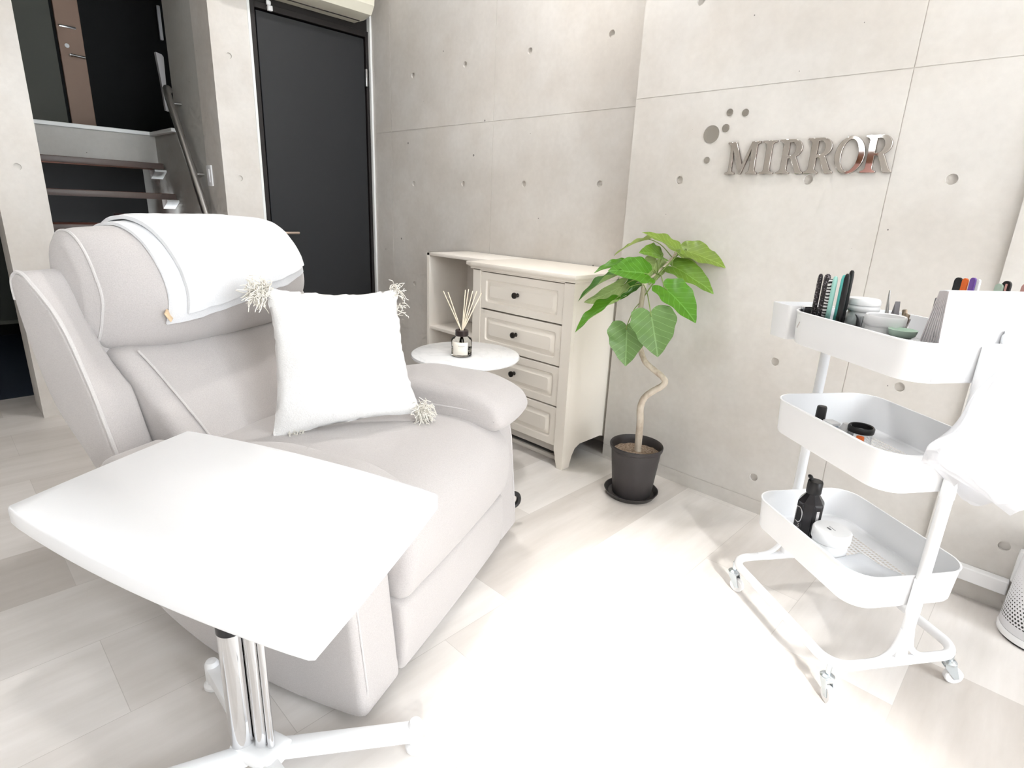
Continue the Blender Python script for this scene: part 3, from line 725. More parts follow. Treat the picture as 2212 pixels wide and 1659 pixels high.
# ------------------------------------------------------------------ chest of drawers and open shelf
CHX0, CHX1, CYF, CYB = -1.955, -1.368, 1.755, 2.142
cx = (CHX0 + CHX1) / 2
CD = thing('chest_of_drawers', 'cream chest of four drawers with dark round knobs', 'chest of drawers', (cx, 1.95, 0))
def cb(name, ext, m=CREAM, par=CD, bev=.003):
    return boxo(name, (ext[0] - cx, ext[1] - cx, ext[2] - 1.95, ext[3] - 1.95, ext[4], ext[5]), m, par, bev)
def side_panel(x0, x1):
    pts = [(CYF + .0182, 0)] + [(CYF + .045, 0)] + [(CYF + .05, .02), (CYF + .06, .05), (CYF + .078, .078), (CYF + .11, .092), (CYB - .13, .092), (CYB - .085, .08), (CYB - .06, .055), (CYB - .05, .03), (CYB - .045, 0), (CYB, 0), (CYB, .785), (CYF + .0182, .785)]
    bm = B(); ring_loft(bm, [[(x0 - cx, p[0] - 1.95, p[1]) for p in pts], [(x1 - cx, p[0] - 1.95, p[1]) for p in pts]])
    return finish('side_panel', bm, CREAM, CD, smooth=False)
side_panel(CHX0, CHX0 + .02); side_panel(CHX1 - .02, CHX1)
for x0, x1, s in ((CHX0, CHX0 + .05, 1), (CHX1 - .05, CHX1, -1)):
    bm = B()
    xo, xi = (x0, x1) if s > 0 else (x1, x0)
    pts = [(xo, 0), (xi - s * .022, 0), (xi - s * .012, .035), (xi, .085), (xi, .79), (xo, .79)]
    ring_loft(bm, [[(p[0] - cx, CYF - .004 - 1.95, p[1]) for p in pts], [(p[0] - cx, CYF + .018 - 1.95, p[1]) for p in pts]])
    finish('front_stile', bm, CREAM, CD, smooth=False)
cb('back_panel', (CHX0 + .02, CHX1 - .02, CYB - .01, CYB, .09, .785), CREAM2)
cb('carcass', (CHX0 + .02, CHX1 - .02, CYF + .03, CYB - .012, .088, .785), DARKGAP, bev=0)
cb('plinth', (CHX0 + .05, CHX1 - .06, CYF + .07, CYF + .085, .03, .088), CREAM2, bev=.001)
cb('floor_rail', (CHX0 + .02, CHX1 - .05, CYF + .055, CYF + .07, .0, .018), CREAM2, bev=.001)
# crown moulding: stepped profile with the top board
bm = B()
for z0, z1, o in ((.785, .792, .004), (.792, .802, .012), (.802, .806, .020), (.806, .822, .026)):
    box(bm, CHX0 - o - cx, CHX1 + o * .7 - cx, CYF - o - 1.95, CYB - 1.95, z0, z1, .002, 2)
finish('top', bm, CREAM, CD)
zz = [.785, .617, .443, .269, .092]
for k in range(4):
    z1, z0 = zz[k] - .004, zz[k + 1] + .003
    x0, x1 = CHX0 + .052, CHX1 - .052
    bm = B()
    def rr(ins, y):
        r_ = min(.012, .5 * ins) if ins > .02 else .0
        X0, X1, Z0, Z1 = x0 + ins - cx, x1 - ins - cx, z0 + ins, z1 - ins
        if r_ == 0: r_ = .0005
        pts = []
        for (px, pz), a in (((X1 - r_, Z1 - r_), 0), ((X0 + r_, Z1 - r_), 90), ((X0 + r_, Z0 + r_), 180), ((X1 - r_, Z0 + r_), 270)):
            for q in range(5): pts.append((px + r_ * math.cos(R(a + 22.5 * q)), y - 1.95, pz + r_ * math.sin(R(a + 22.5 * q))))
        return pts
    ring_loft(bm, [rr(0, CYF + .028), rr(0, CYF + .001), rr(.0015, CYF), rr(.030, CYF), rr(.034, CYF + .007), rr(.040, CYF + .007), rr(.056, CYF - .001), rr(.058, CYF - .001)])
    dr = finish('drawer', bm, CREAM, CD, angle=18)
    zc = (z0 + z1) / 2 + .004
    bm = B(); lathe(bm, [(.001, 0), (.008, 0), (.009, .002), (.006, .005), (.0045, .009), (.006, .013), (.0115, .017), (.0135, .021), (.0125, .027), (.007, .031), (.001, .032)], 24)
    bmesh.ops.transform(bm, matrix=Matrix.Translation((-1.672 - cx, CYF - .001 - 1.95, zc)) @ Matrix.Rotation(PI / 2, 4, 'X'), verts=bm.verts)
    finish('knob', bm, KNOB, dr)
SX0, SYF = -2.452, 1.868
sx = -2.2
SU = thing('open_shelf', 'cream open shelf unit left of the chest of drawers', 'shelf', (sx, 2.0, 0))
def sb(name, ext, m=CREAM2):
    return boxo(name, (ext[0] - sx, ext[1] - sx, ext[2] - 2.0, ext[3] - 2.0, ext[4], ext[5]), m, SU, .0015)
bm = B(); cut = B()
box(bm, SX0 - sx, SX0 + .018 - sx, SYF - 2, CYB - 2, 0, .822)
for y in (SYF + .04, CYB - .05):
    for z in [.12 + .032 * i for i in range(21)]: cylcut(cut, (SX0 + .018 - sx, y - 2, z), .003, 'x', .005, 8)
o = frombool('side_panel', bm, cut, CREAM2, SU)
bm = B(); cut = B()
box(bm, CHX0 - .020 - sx, CHX0 - .002 - sx, SYF - 2, CYB - 2, 0, .804)
for y in (SYF + .04, CYB - .05):
    for z in [.12 + .032 * i for i in range(21)]: cylcut(cut, (CHX0 - .020 - sx, y - 2, z), .003, 'x', .005, 8)
o = frombool('side_panel', bm, cut, CREAM2, SU)
sb('top', (SX0, CHX0 - .027, SYF, CYB, .806, .822)); sb('back', (SX0 + .018, CHX0 - .02, CYB - .008, CYB, .05, .806))
for z in (.432, .06): sb('shelf_board', (SX0 + .018, CHX0 - .02, SYF + .006, CYB - .008, z - .016, z))

# ------------------------------------------------------------------ potted fig
PX, PY = -1.048, 1.795
PP = thing('potted_fig', 'umbrella-leaved fig with a crooked pale trunk in a dark pot', 'potted plant', (PX, PY, 0))
bm = B(); lathe(bm, [(.001, .012), (.072, .012), (.075, .016), (.094, .196), (.099, .200), (.101, .212), (.0985, .216), (.0945, .212), (.092, .196), (.088, .17)], 56, cap=False)
finish('pot', bm, POTM, PP)
bm = B()
lathe(bm, [(.0905, .181), (.07, .186), (.04, .188), (.02, .190), (.001, .190)], 48, cap=False)
for v_ in bm.verts: v_.co.z += .004 * noise.noise((v_.co.x * 60, v_.co.y * 60, 1))
finish('soil', bm, SOIL, PP)
TR = [(-1.040, 1.795, .185), (-1.042, 1.795, .24), (-1.040, 1.788, .31), (-1.036, 1.772, .37), (-1.022, 1.770, .415), (-.990, 1.776, .449), (-.968, 1.785, .468), (-.960, 1.79, .487), (-.980, 1.79, .505), (-1.017, 1.78, .528), (-1.047, 1.775, .553), (-1.080, 1.785, .61), (-1.097, 1.794, .689), (-1.105, 1.813, .754), (-1.114, 1.832, .819)]
loc = lambda p: Vector(p) - Vector((PX, PY, 0))
pt = catmull([loc(p) for p in TR], 6); nn = len(pt)
tubeo('trunk', pt, [.0135 - .0045 * (i / nn) + .0012 * noise.noise((i * .5, 0, 0)) for i in range(nn)], BARK, PP, 12)
tubeo('branch', catmull([loc(p) for p in ((-1.114, 1.830, .815), (-1.094, 1.881, .855), (-1.073, 1.918, .894), (-1.061, 1.944, .928))], 6), .0042, BARK, PP, 8)
LEAVES = [
 ((-1.038,1.924,0.932),(-1.138,1.830,1.005),0.074,'l',(.5,-.2,.8),3), ((-1.167,1.903,0.970),(-1.223,1.770,0.918),0.060,'l',(-.3,.1,.9),2),
 ((-1.089,1.897,0.915),(-1.111,1.781,0.933),0.085,'m',(.4,-.6,.7),1), ((-1.056,1.982,0.937),(-0.897,2.010,0.896),0.105,'l',(.1,-.55,.85),3),
 ((-1.061,1.924,0.881),(-0.893,1.939,0.809),0.105,'m',(.35,-.5,.8),2), ((-1.064,1.978,0.879),(-0.986,2.000,0.866),0.075,'p',(.3,-.7,.6),2),
 ((-1.079,1.795,0.855),(-1.160,1.670,0.871),0.118,'b',(.45,-.55,.75),1), ((-1.117,1.906,0.897),(-1.100,1.844,0.814),0.085,'p',(.6,-.75,.2),1),
 ((-1.167,1.736,0.849),(-1.236,1.592,0.766),0.088,'d',(-.35,-.3,.75),0), ((-1.152,1.763,0.810),(-1.217,1.628,0.742),0.080,'p',(.55,-.55,-.35),0),
 ((-1.139,1.699,0.767),(-1.188,1.525,0.672),0.092,'b',(-.25,-.45,.75),0), ((-1.139,1.822,0.816),(-1.152,1.744,0.763),0.055,'d',(.3,-.6,.6),0),
 ((-1.023,1.816,0.815),(-0.880,1.812,0.719),0.132,'b',(.50,-.40,.75),1), ((-1.010,1.722,0.735),(-0.941,1.688,0.599),0.152,'g',(.56,-.72,.42),0),
 ((-1.079,1.691,0.680),(-1.039,1.646,0.552),0.130,'g',(.50,-.78,.40),3), ((-1.201,1.822,0.887),(-1.261,1.719,0.852),0.048,'b',(.2,-.3,.9),1)]
ATT = [(-1.116, 1.828, .814), (-1.090, 1.875, .848), (-1.064, 1.930, .905), (-1.109, 1.806, .746)]
def leaf(bs, tp, w, kind, nh, at, idx):
    b = loc(bs); t = loc(tp); ax = (t - b); ln = ax.length; ax.normalize()
    nv = Vector(nh).normalized(); nv = (nv - ax * nv.dot(ax)).normalized(); sd = ax.cross(nv).normalized()
    bm = B(); uvl = bm.loops.layers.uv.new('UVMap'); nv_ = 7
    OUT = [(0, 0), (.06, -.075), (.17, -.135), (.30, -.125), (.42, -.04), (.49, .10), (.50, .25), (.465, .42), (.385, .58), (.28, .73), (.165, .86), (.06, .955), (0, 1.0)]
    op = catmull([(a, c, 0) for a, c in OUT], 3); nu = len(op) - 1; vv = {}
    for i, q in enumerate(op):
        t_ = i / nu; wob = 1 + .045 * math.sin(t_ * 34 + idx * 1.7) * min(1, t_ * 4)
        ym = max(0.0, q.y) ** 1.0
        ym = ym * .93 + .07 * t_
        if i == 0: ym = 0
        for j in range(-nv_, nv_ + 1):
            f = j / nv_; fx = abs(f)
            x = f * q.x * w * wob; yy = (ym + (q.y - ym) * fx ** 1.15)
            y = yy * ln; xn = abs(x) / (w / 2)
            cz = .15 * w * xn ** 1.3 * (1 if kind != 'd' else 1.4) - ln * .22 * (yy - .35) ** 2 - .022 * ln * math.sin(xn * 3.2 + yy * 17 + idx) * xn + .035 * w * noise.noise((yy * 3 + idx, f * q.x * 5, idx))
            vv[i, j] = (bm.verts.new(b + ax * y + sd * x + nv * cz), (f * q.x, yy))
    for i in range(nu):
        for j in range(-nv_, nv_):
            q = [vv[i, j], vv[i, j + 1], vv[i + 1, j + 1], vv[i + 1, j]]
            f = bm.faces.new([x[0] for x in q])
            for lp, x in zip(f.loops, q): lp[uvl].uv = x[1]
    bmesh.ops.remove_doubles(bm, verts=bm.verts, dist=1e-5)
    me = bpy.data.meshes.new('leaf'); bm.normal_update()
    if sum((f.normal.dot(nv) for f in bm.faces)) < 0: bmesh.ops.reverse_faces(bm, faces=bm.faces)
    bm.to_mesh(me); bm.free(); me.materials.append(LEAF[kind])
    for p in me.polygons: p.use_smooth = True
    o = bpy.data.objects.new('leaf', me); link(o, PP)
    a = loc(ATT[at]); m1 = a.lerp(b, .5) + Vector((0, 0, .015))
    tubeo('petiole', catmull([a, m1, b, b + ax * ln * .1], 5), .0018, STEMG, o, 6)
for i, (b_, t_, w_, k_, n_, a_) in enumerate(LEAVES): leaf(b_, t_, w_, k_, n_, a_, i)
bm = B(); lathe(bm, [(.001, .0), (.082, .0), (.090, .004), (.103, .024), (.1045, .026), (.101, .026), (.088, .0115), (.001, .0105)], 56)
o = finish('plant_saucer', bm, SAUC); o.location = (PX - .003, PY, .0005)
tag(o, 'round dark saucer under the plant pot', 'saucer')
tag(PP, PP['label'], 'potted plant')

# ------------------------------------------------------------------ wall sign and mirror discs
SG = thing('wall_sign', 'mirror-finish raised serif letters on the concrete wall reading MIRROR', 'sign', (-.706, YM, 1.2))
def arc(cx, cy, rx, ry, a0, a1, n=14): return [(cx + rx * math.cos(R(a0 + (a1 - a0) * k / n)), cy + ry * math.sin(R(a0 + (a1 - a0) * k / n))) for k in range(n + 1)]
GL = {
 'I': (.54, [[(0, 0), (.54, 0), (.54, .05), (.42, .08), (.385, .13), (.385, .87), (.42, .92), (.54, .95), (.54, 1), (0, 1), (0, .95), (.12, .92), (.155, .87), (.155, .13), (.12, .08), (0, .05)]]),
 'M': (1.34, [[(0, 0), (.40, 0), (.40, .05), (.30, .08), (.265, .13), (.255, .74), (.60, 0), (.68, 0), (1.00, .76), (1.00, .13), (.97, .08), (.88, .05), (.88, 0), (1.34, 0), (1.34, .05), (1.25, .08), (1.215, .13), (1.215, .87), (1.25, .92), (1.34, .95), (1.34, 1), (.99, 1), (.68, .30), (.36, 1), (0, 1), (0, .95), (.10, .92), (.135, .87), (.135, .13), (.10, .08), (0, .05)]]),
 'R': (1.0, [[(0, 0), (.50, 0), (.50, .05), (.41, .08), (.375, .13), (.375, .45), (.44, .45), (.50, .42), (.70, .05), (.74, 0), (1.0, 0), (1.0, .05), (.93, .08), (.88, .13), (.70, .44), (.66, .48)] + arc(.50, .735, .36, .265, -62, 90, 16) + [(.40, 1), (0, 1), (0, .95), (.10, .92), (.145, .87), (.145, .13), (.10, .08), (0, .05)],
             [(.375, .53), (.375, .91), (.46, .91)] + arc(.46, .72, .165, .19, 90, -90, 14)[1:]]),
 'O': (1.0, [arc(.5, .5, .5, .525, 0, 360, 48)[:-1], arc(.5, .5, .285, .44, 360, 0, 48)[:-1]]),
}
def glyph(ch, x0, x1, h):
    wd, loops = GL[ch]; sxx = (x1 - x0) / wd
    cu = bpy.data.curves.new('c', 'CURVE'); cu.dimensions = '2D'; cu.fill_mode = 'BOTH'; cu.extrude = .004; cu.bevel_depth = .0011; cu.offset = -.0011; cu.bevel_resolution = 1
    for lp in loops:
        s = cu.splines.new('POLY'); s.points.add(len(lp) - 1); s.use_cyclic_u = True
        for p, q in zip(s.points, lp): p.co = (q[0] * sxx, q[1] * h, 0, 1)
    t = bpy.data.objects.new('t', cu); COL.objects.link(t)
    dg = bpy.context.evaluated_depsgraph_get(); dg.update()
    me = bpy.data.meshes.new_from_object(t.evaluated_get(dg)); bpy.data.objects.remove(t)
    me.materials.clear(); me.materials.append(GLETTER); me.materials.append(LETSIDE)
    for p in me.polygons: p.material_index = 0 if p.normal.z > .5 else 1
    o = bpy.data.objects.new('letter', me); link(o, SG)
    o.rotation_euler = (PI / 2, 0, 0); o.location = (x0 + .706, -.0055, 0)
for ch, a, b, h in (('M', -.957, -.845, .103), ('I', -.838, -.792, .103), ('R', -.783, -.699, .104), ('R', -.697, -.612, .104), ('O', -.613, -.531, .102), ('R', -.536, -.453, .105)): glyph(ch, a, b, h)
for x, z, r, lab in ((-1.029, 1.334, .029, 'large round grey mirror disc left of the wall letters'), (-.979, 1.351, .0132, 'small mirror disc touching close to the large round disc'),
                     (-.972, 1.400, .0115, 'left one of the two topmost small mirror discs'), (-.917, 1.395, .0118, 'right one of the two topmost small mirror discs, nearest above the letters'),
                     (-1.033, 1.249, .0112, 'lowest small mirror disc, below the large round disc')):
    bm = B(); lathe(bm, [(.0005, 0), (r, 0), (r, .0015), (r - .0004, .002), (.0005, .002)], 40); bmesh.ops.transform(bm, matrix=Matrix.Rotation(PI / 2, 4, 'X'), verts=bm.verts)
    o = finish('mirror_disc', bm, DISC); o.location = (x, YM, z); tag(o, lab, 'wall disc', 'round mirror discs beside the wall letters')

# ------------------------------------------------------------------ trolley (local axes: x along the long side, y towards the wall)
TO = Vector((-.2585, 1.5415, 0)); TA = math.atan2(-.5806, .8142)
TM = Matrix.Translation(TO) @ Matrix.Rotation(TA, 4, 'Z')
TL = thing('trolley', 'white three-tier metal trolley on castors', 'trolley', TO, (0, 0, TA))
def W(l, w, z): return TM @ Vector((-l, w, z))
def rrect(hx, hy, r, z, n=7):
    pts = []
    for (px, py), a in (((hx - r, hy - r), 0), ((-hx + r, hy - r), 90), ((-hx + r, -hy + r), 180), ((hx - r, -hy + r), 270)):
        for q in range(n + 1): pts.append((px + r * math.cos(R(a + 90 * q / n)), py + r * math.sin(R(a + 90 * q / n)), z))
    return pts
def tray(z0, z1):
    hx, hy, r = .203, .150, .062
    bm = B(); t = .0016
    def q(ins, z): return rrect(hx - ins, hy - ins, r - ins, z)
    ring_loft(bm, [q(.012, z0), q(.009, z0 + .001), q(.006, z0 + .006), q(.001, z1 - .004), q(-.0015, z1 - .001), q(0, z1 + .0005), q(.003, z1), q(.0035, z1 - .003), q(.0085, z0 + .007), q(.012, z0 + .0028), q(.022, z0 + .0022)], True, False, False)
    # perforated floor: brick-offset slots, solid margin
    ix, iy = hx - .022, hy - .022
    bt = rrect(ix, iy, r - .022, z0 + .0022)
    nx, ny = 30, 15; px, py = 1.52 * ix / nx, 1.52 * iy / ny
    X0, Y0 = -px * nx / 2, -py * ny / 2
    gv = {}
    def V(x, y):
        k = (round(x, 6), round(y, 6))
        if k not in gv: gv[k] = bm.verts.new((x, y, z0 + .0022))
        return gv[k]
    for i in range(nx):
        for j in range(ny):
            a, b = X0 + i * px, Y0 + j * py
            cxx, cyy = a + px / 2, b + py / 2
            o4 = [V(a, b), V(a + px, b), V(a + px, b + py), V(a, b + py)]
            rx, ry = (.36, .27)
            k4 = [bm.verts.new((cxx + px * rx * c, cyy + py * ry * s, z0 + .0022)) for c, s in ((-1, -1), (1, -1), (1, 1), (-1, 1))]
            for e in range(4):
                f = (e + 1) % 4; bm.faces.new((o4[e], o4[f], k4[f], k4[e]))
    # margin between the perforated field and the wall
    ob = [bm.verts.new(p) for p in bt]
    inner = [V(X0 + i * px, Y0) for i in range(nx + 1)] + [V(X0 + nx * px, Y0 + j * py) for j in range(1, ny + 1)] + [V(X0 + (nx - i) * px, Y0 + ny * py) for i in range(1, nx + 1)] + [V(X0, Y0 + (ny - j) * py) for j in range(1, ny)]
    ed = []
    for lst in (ob, inner):
        for a, b in zip(lst, lst[1:] + lst[:1]):
            e = bm.edges.get((a, b)) or bm.edges.new((a, b)); ed.append(e)
    bmesh.ops.triangle_fill(bm, edges=ed, use_beauty=True)
    return finish('tray', bm, POWDER, TL, angle=30)
ZT = [(.757, .840), (.516, .607), (.229, .316)]
for a, b in ZT: tray(a, b)
bm = B(); tube(bm, rrect(.212, .172, .05, .092, 8), .0115, 14, closed=True); finish('base_frame', bm, POWDER, TL)
for s in (-1, 1):
    bm = B(); tube(bm, [(s * .213, 0, .092), (s * .213, 0, .83)], .0125, 18)
    for zz in (.312, .602, .835):
        lathe(bm, [(.0135, zz - .09), (.0135, zz)], 18, s * .213, 0)
    ps = finish('post', bm, POWDER, TL)
    bm = B()
    for t in (-1, 1): tube(bm, catmull([(s * .213, t * .088, .098), (s * .213, t * .05, .104), (s * .213, t * .022, .13), (s * .213, t * .010, .18)], 6), .007, 10)
    finish('brace', bm, POWDER, ps)
for sx_, sy_, ra in ((-1, -1, 25), (1, -1, -10), (1, 1, 70), (-1, 1, 130)):
    bm = B(); m4 = Matrix.Translation((sx_ * .199, sy_ * .166, 0)) @ Matrix.Rotation(R(ra), 4, 'Z')
    tube(bm, [(0, 0, .088), (0, 0, .058)], .006, 12); lathe(bm, [(.001, .052), (.014, .052), (.016, .058), (.010, .063), (.001, .064)], 20)
    pts = [(-.012, .056), (.012, .056), (.020, .034), (.026, .018), (.016, .014), (.002, .030), (-.010, .044)]
    for y in (-.0085, .0085): ring_loft(bm, [[(p[0], y - .001, p[1]) for p in pts], [(p[0], y + .001, p[1]) for p in pts]])
    box(bm, -.012, .014, -.0085, .0085, .050, .056)
    bmesh.ops.transform(bm, matrix=m4, verts=bm.verts); cs = finish('caster', bm, ZINC, TL)
    bm = B()
    b2 = B(); lathe(b2, [(.004, -.0072), (.018, -.0072), (.0205, -.005), (.0205, .005), (.018, .0072), (.004, .0072)], 28)
    merge(bm, b2, 0, m4 @ Matrix.Translation((.016, 0, .0205)) @ Matrix.Rotation(PI / 2, 4, 'X')); finish('wheel', bm, PWHITE, cs)
bm = B(); tube(bm, [(-.148, -.1515, .800), (-.139, -.1535, .815)], .0012, 6); finish('tray_slot', bm, INK, TL)

def on(name, label, cat, l, w, z, group=None, tilt=(0, 0, 0)):
    o = thing(name, label, cat, W(l, w, z), (tilt[0], tilt[1], TA + tilt[2]), group); return o
# hanging cup on the far-left end
hc = on('hanging_container', 'white box container hooked on the far end of the top tray', 'container', .240, -.075, .757)
bm = B(); a_ = rrect(.034, .062, .008, 0, 4); b_ = rrect(.038, .066, .009, .088, 4); c_ = rrect(.0355, .0635, .008, .088, 4); d_ = rrect(.032, .06, .007, .004, 4)
ring_loft(bm, [a_, b_, c_, d_]); finish('body', bm, PWHITE, hc, angle=50)
bm = B(); box(bm, .028, .048, -.03, .03, .084, .0885, .001); box(bm, .0435, .048, -.03, .03, .06, .088, .001); finish('hook', bm, PWHITE, hc)
# clear stand and the tall pens and brushes in it
FT = .7602
cl = on('clear_stand', 'clear acrylic stand holding the dark and turquoise pens in the top tray', 'stand', .125, -.083, FT)
bm = B(); ring_loft(bm, [rrect(.068, .036, .006, 0, 3), rrect(.068, .036, .006, .085, 3), rrect(.0665, .0345, .005, .085, 3), rrect(.0665, .0345, .005, .003, 3)]); finish('body', bm, CLEARP, cl, angle=50)
PG = 'pens and brushes standing in the top tray'
def pen(label, l, w, top, r, m, tip=None, ferr=None, flat=.75):
    o = on('pen' if not ferr else 'nail_brush', label, 'pen' if not ferr else 'brush', l, w, FT + .004, PG)
    h = top - FT - .004; z0 = .06 if ferr else 0
    bm = B(); lathe(bm, [(.001, z0), (r * .85, z0), (r, z0 + .006), (r, h - .012), (r * .8, h - .003), (r * .4, h), (.0005, h)], 18, sy=flat); finish('barrel' if not ferr else 'handle', bm, m, o)
    if ferr:
        bm = B(); lathe(bm, [(.001, .022), (r * .6, .022), (r * .85, .06), (.001, .06)], 16, sy=flat); finish('ferrule', bm, ferr, o)
        bm = B(); lathe(bm, [(.0005, 0), (r * .5, .01), (r * .55, .022), (.0005, .022)], 14, sy=flat * .6); finish('bristles', bm, PWHITE, o)
pen('leftmost slim speckled black pen in the top tray', .171, -.095, .931, .0068, SPECK)
pen('thick speckled black pen, second from the left of the tall pens', .150, -.092, .933, .0092, SPECK)
pen('zebra striped pen between the speckled pens and the turquoise brushes', .126, -.100, .924, .0072, ZEBRA)
pen('shorter pale turquoise brush beside the zebra striped pen', .108, -.104, .932, .0062, TEAL2, ferr=BRASS)
pen('bright turquoise brush between the pale brush and the plain black pen', .096, -.090, .937, .0078, TEAL, ferr=STEEL)
pen('plain black pen, rightmost of the tall pens', .083, -.094, .941, .0072, BLACK)
pen('black pen half hidden behind the turquoise brushes', .107, -.064, .947, .0068, BLACK)
# jars
j = on('jar', 'tall white jar with a clear ridged lid behind the pens', 'jar', .100, -.020, FT)
bm = B(); lathe(bm, [(.001, 0), (.033, 0), (.035, .003), (.035, .075), (.031, .085), (.030, .092), (.001, .092)], 44); finish('body', bm, PWHITE, j)
bm = B(); lathe(bm, [(.001, .0925), (.0345, .0925), (.0365, .095), (.0365, .103), (.034, .106), (.0365, .108), (.0365, .117), (.033, .122), (.001, .123)], 44); finish('lid', bm, PWHITE, j)
j = on('jar', 'shorter open white jar in the middle of the top tray', 'jar', .010, -.035, FT)
bm = B(); lathe(bm, [(.001, 0), (.035, 0), (.037, .003), (.037, .072), (.040, .074), (.0415, .078), (.0415, .094), (.040, .097), (.037, .095), (.036, .080), (.034, .02), (.001, .02)], 48); finish('body', bm, PWHITE, j)
# tools
o = on('tweezers', 'slim steel tweezers standing up behind the white jars', 'tweezers', .096, .055, FT, None, (0, R(-6), 0))
bm = B()
for s in (-1, 1): tube(bm, [(s * .0045, 0, 0), (s * .004, 0, .06), (s * .0012, 0, .142)], [.002, .003, .0009], 8)
finish('arms', bm, STEEL, o)
b_ = on('metal_clip', 'dark bronze clip standing behind the shorter white jar', 'clip', .085, .060, FT)
bm = B(); ring_loft(bm, [[(x * .7, -.007, z) for x, z in ((-.012, .0), (.012, 0), (.007, .085), (0, .118), (-.007, .085))], [(x * .7, .007, z) for x, z in ((-.012, .0), (.012, 0), (.007, .085), (0, .118), (-.007, .085))]]); finish('jaw', bm, SMOKYG, b_, smooth=False)
TINT = mat('bronze_metal', (.42, .33, .25), .3, .8)
for k, (l, w, h, lean) in enumerate(((.068, .060, .098, 14), (.044, .066, .104, -10))):
    o = on('nail_clipper', ('left' if k == 0 else 'right') + ' one of two bronze clippers leaning together behind the white jar', 'clipper', l, w, FT, 'bronze clippers in the top tray', (0, R(lean), 0))
    bm = B(); box(bm, -.007, .007, -.006, -.002, .002, h, .002); finish('lever', bm, TINT, o)
    bm = B(); box(bm, -.006, .006, .001, .006, .002, h - .01, .002); tube(bm, [(0, -.004, h - .02), (0, .005, h - .02)], .003, 8); finish('body', bm, STEEL, o)
o = on('clear_box', 'low clear acrylic box under the mint green dish', 'box', -.070, -.040, FT)
bm = B(); ring_loft(bm, [rrect(.040, .036, .004, 0, 3), rrect(.040, .036, .004, .056, 3), rrect(.0385, .0345, .003, .056, 3), rrect(.0385, .0345, .003, .003, 3)]); finish('tray', bm, CLEARP, o, angle=50)
bm = B(); box(bm, -.04, .04, -.036, .036, .0562, .0590, .001); finish('lid', bm, CLEARP, o)
o = on('mint_dish', 'mint green dish on the clear box beside the shorter white jar', 'dish', -.054, -.046, FT + .0592)
bm = B(); lathe(bm, [(.001, 0), (.018, 0), (.025, .006), (.028, .018), (.026, .0185), (.022, .008), (.015, .003), (.001, .003)], 40); finish('bowl', bm, MINT, o)
o = on('glass_cup', 'small clear glass cup between the mint dish and the white cards', 'cup', -.118, .055, FT)
bm = B(); lathe(bm, [(.001, 0), (.024, 0), (.028, .004), (.030, .055), (.0285, .055), (.026, .006), (.001, .005)], 36); finish('cup', bm, GLASS, o)
o = on('acrylic_plate', 'clear acrylic plate standing behind the clippers', 'plate', -.005, .105, FT)
bm = B(); box(bm, -.034, .034, -.0015, .0015, 0, .125, .001); finish('plate', bm, CLEARP, o)
o = on('smoky_case', 'smoky grey slim case beside the orange nail file', 'case', -.078, .010, FT)
bm = B(); box(bm, -.014, .014, -.008, .008, 0, .150, .003); finish('body', bm, SMOKYG, o)
FG = 'nail files standing behind the white cards'
for l, w, top, wd, m, lab in ((-.085, .028, .955, .0085, BLACK, 'black nail file, leftmost of the upright files'), (-.100, .028, .955, .006, ORANGE, 'orange nail file next to the black one'),
                          (-.114, .031, .958, .006, PURPLE, 'purple nail file behind the white cards'), (-.122, .034, .956, .005, PWHITE, 'white nail file edging the purple one'),
                          (-.121, .090, .948, .008, MINT, 'pale mint file peeking above the white cards'), (-.132, .094, .955, .009, BLACK, 'black file with pale stripe peeking above the white cards'),
                          (-.140, .155 - .02, .952, .010, PINK, 'dusty pink file peeking above the white cards')):
    o = on('nail_file', lab, 'nail file', l, w, FT, FG)
    h = top - FT; bm = B(); pts = [(-wd, 0), (wd, 0), (wd, h - wd)] + [(wd * math.cos(R(a)), h - wd + wd * math.sin(R(a))) for a in range(15, 180, 15)] + [(-wd, h - wd)]
    ring_loft(bm, [[(p[0], -.002, p[1]) for p in pts], [(p[0], .002, p[1]) for p in pts]]); finish('board', bm, m, o, angle=30)
    if 'stripe' in lab: boxo('stripe', (-.001, .003, -.0028, -.002, .02, h - .006), PINK, o, 0)
o = on('stick', 'slanting white stick rising behind the white cards', 'stick', -.128, .118, FT, None, (0, R(16), 0))
bm = B(); tube(bm, [(0, 0, .004), (0, 0, .20)], [.004, .003], 10); finish('shaft', bm, PWHITE, o)
# white cards: a leaning fan
for k in range(8):
    lab = ['first', 'second', 'third', 'fourth', 'fifth', 'sixth', 'seventh', 'eighth'][k]
    lb, lt = -.140 - .0080 * k, -.166 - .0026 * k
    ln = math.atan2(-(lt - lb), .172)
    o = on('sample_card', lab + ' white card from the left in the leaning fan of cards' if k < 7 else 'outermost large white card of the leaning fan, facing the window', 'card', lb, .015, FT + .001, 'white cards fanned in the top tray', (0, ln, 0))
    bm = B(); box(bm, -.0016, .0016, -.112, .118, 0, .178, .0006, 1); finish('sheet', bm, SHEET, o)
    bm = B(); box(bm, -.0012, .0012, -.1132, -.112, .002, .176); finish('edge', bm, SHEETE, o, smooth=False)
o = on('bag_clip', 'white round clip holding the plastic bag on the tray rim', 'clip', -.204, .052, .835)
bm = B(); lathe(bm, [(.001, 0), (.014, 0), (.015, .003), (.015, .020), (.012, .024), (.012, .030), (.001, .031)], 28); finish('body', bm, PWHITE, o)
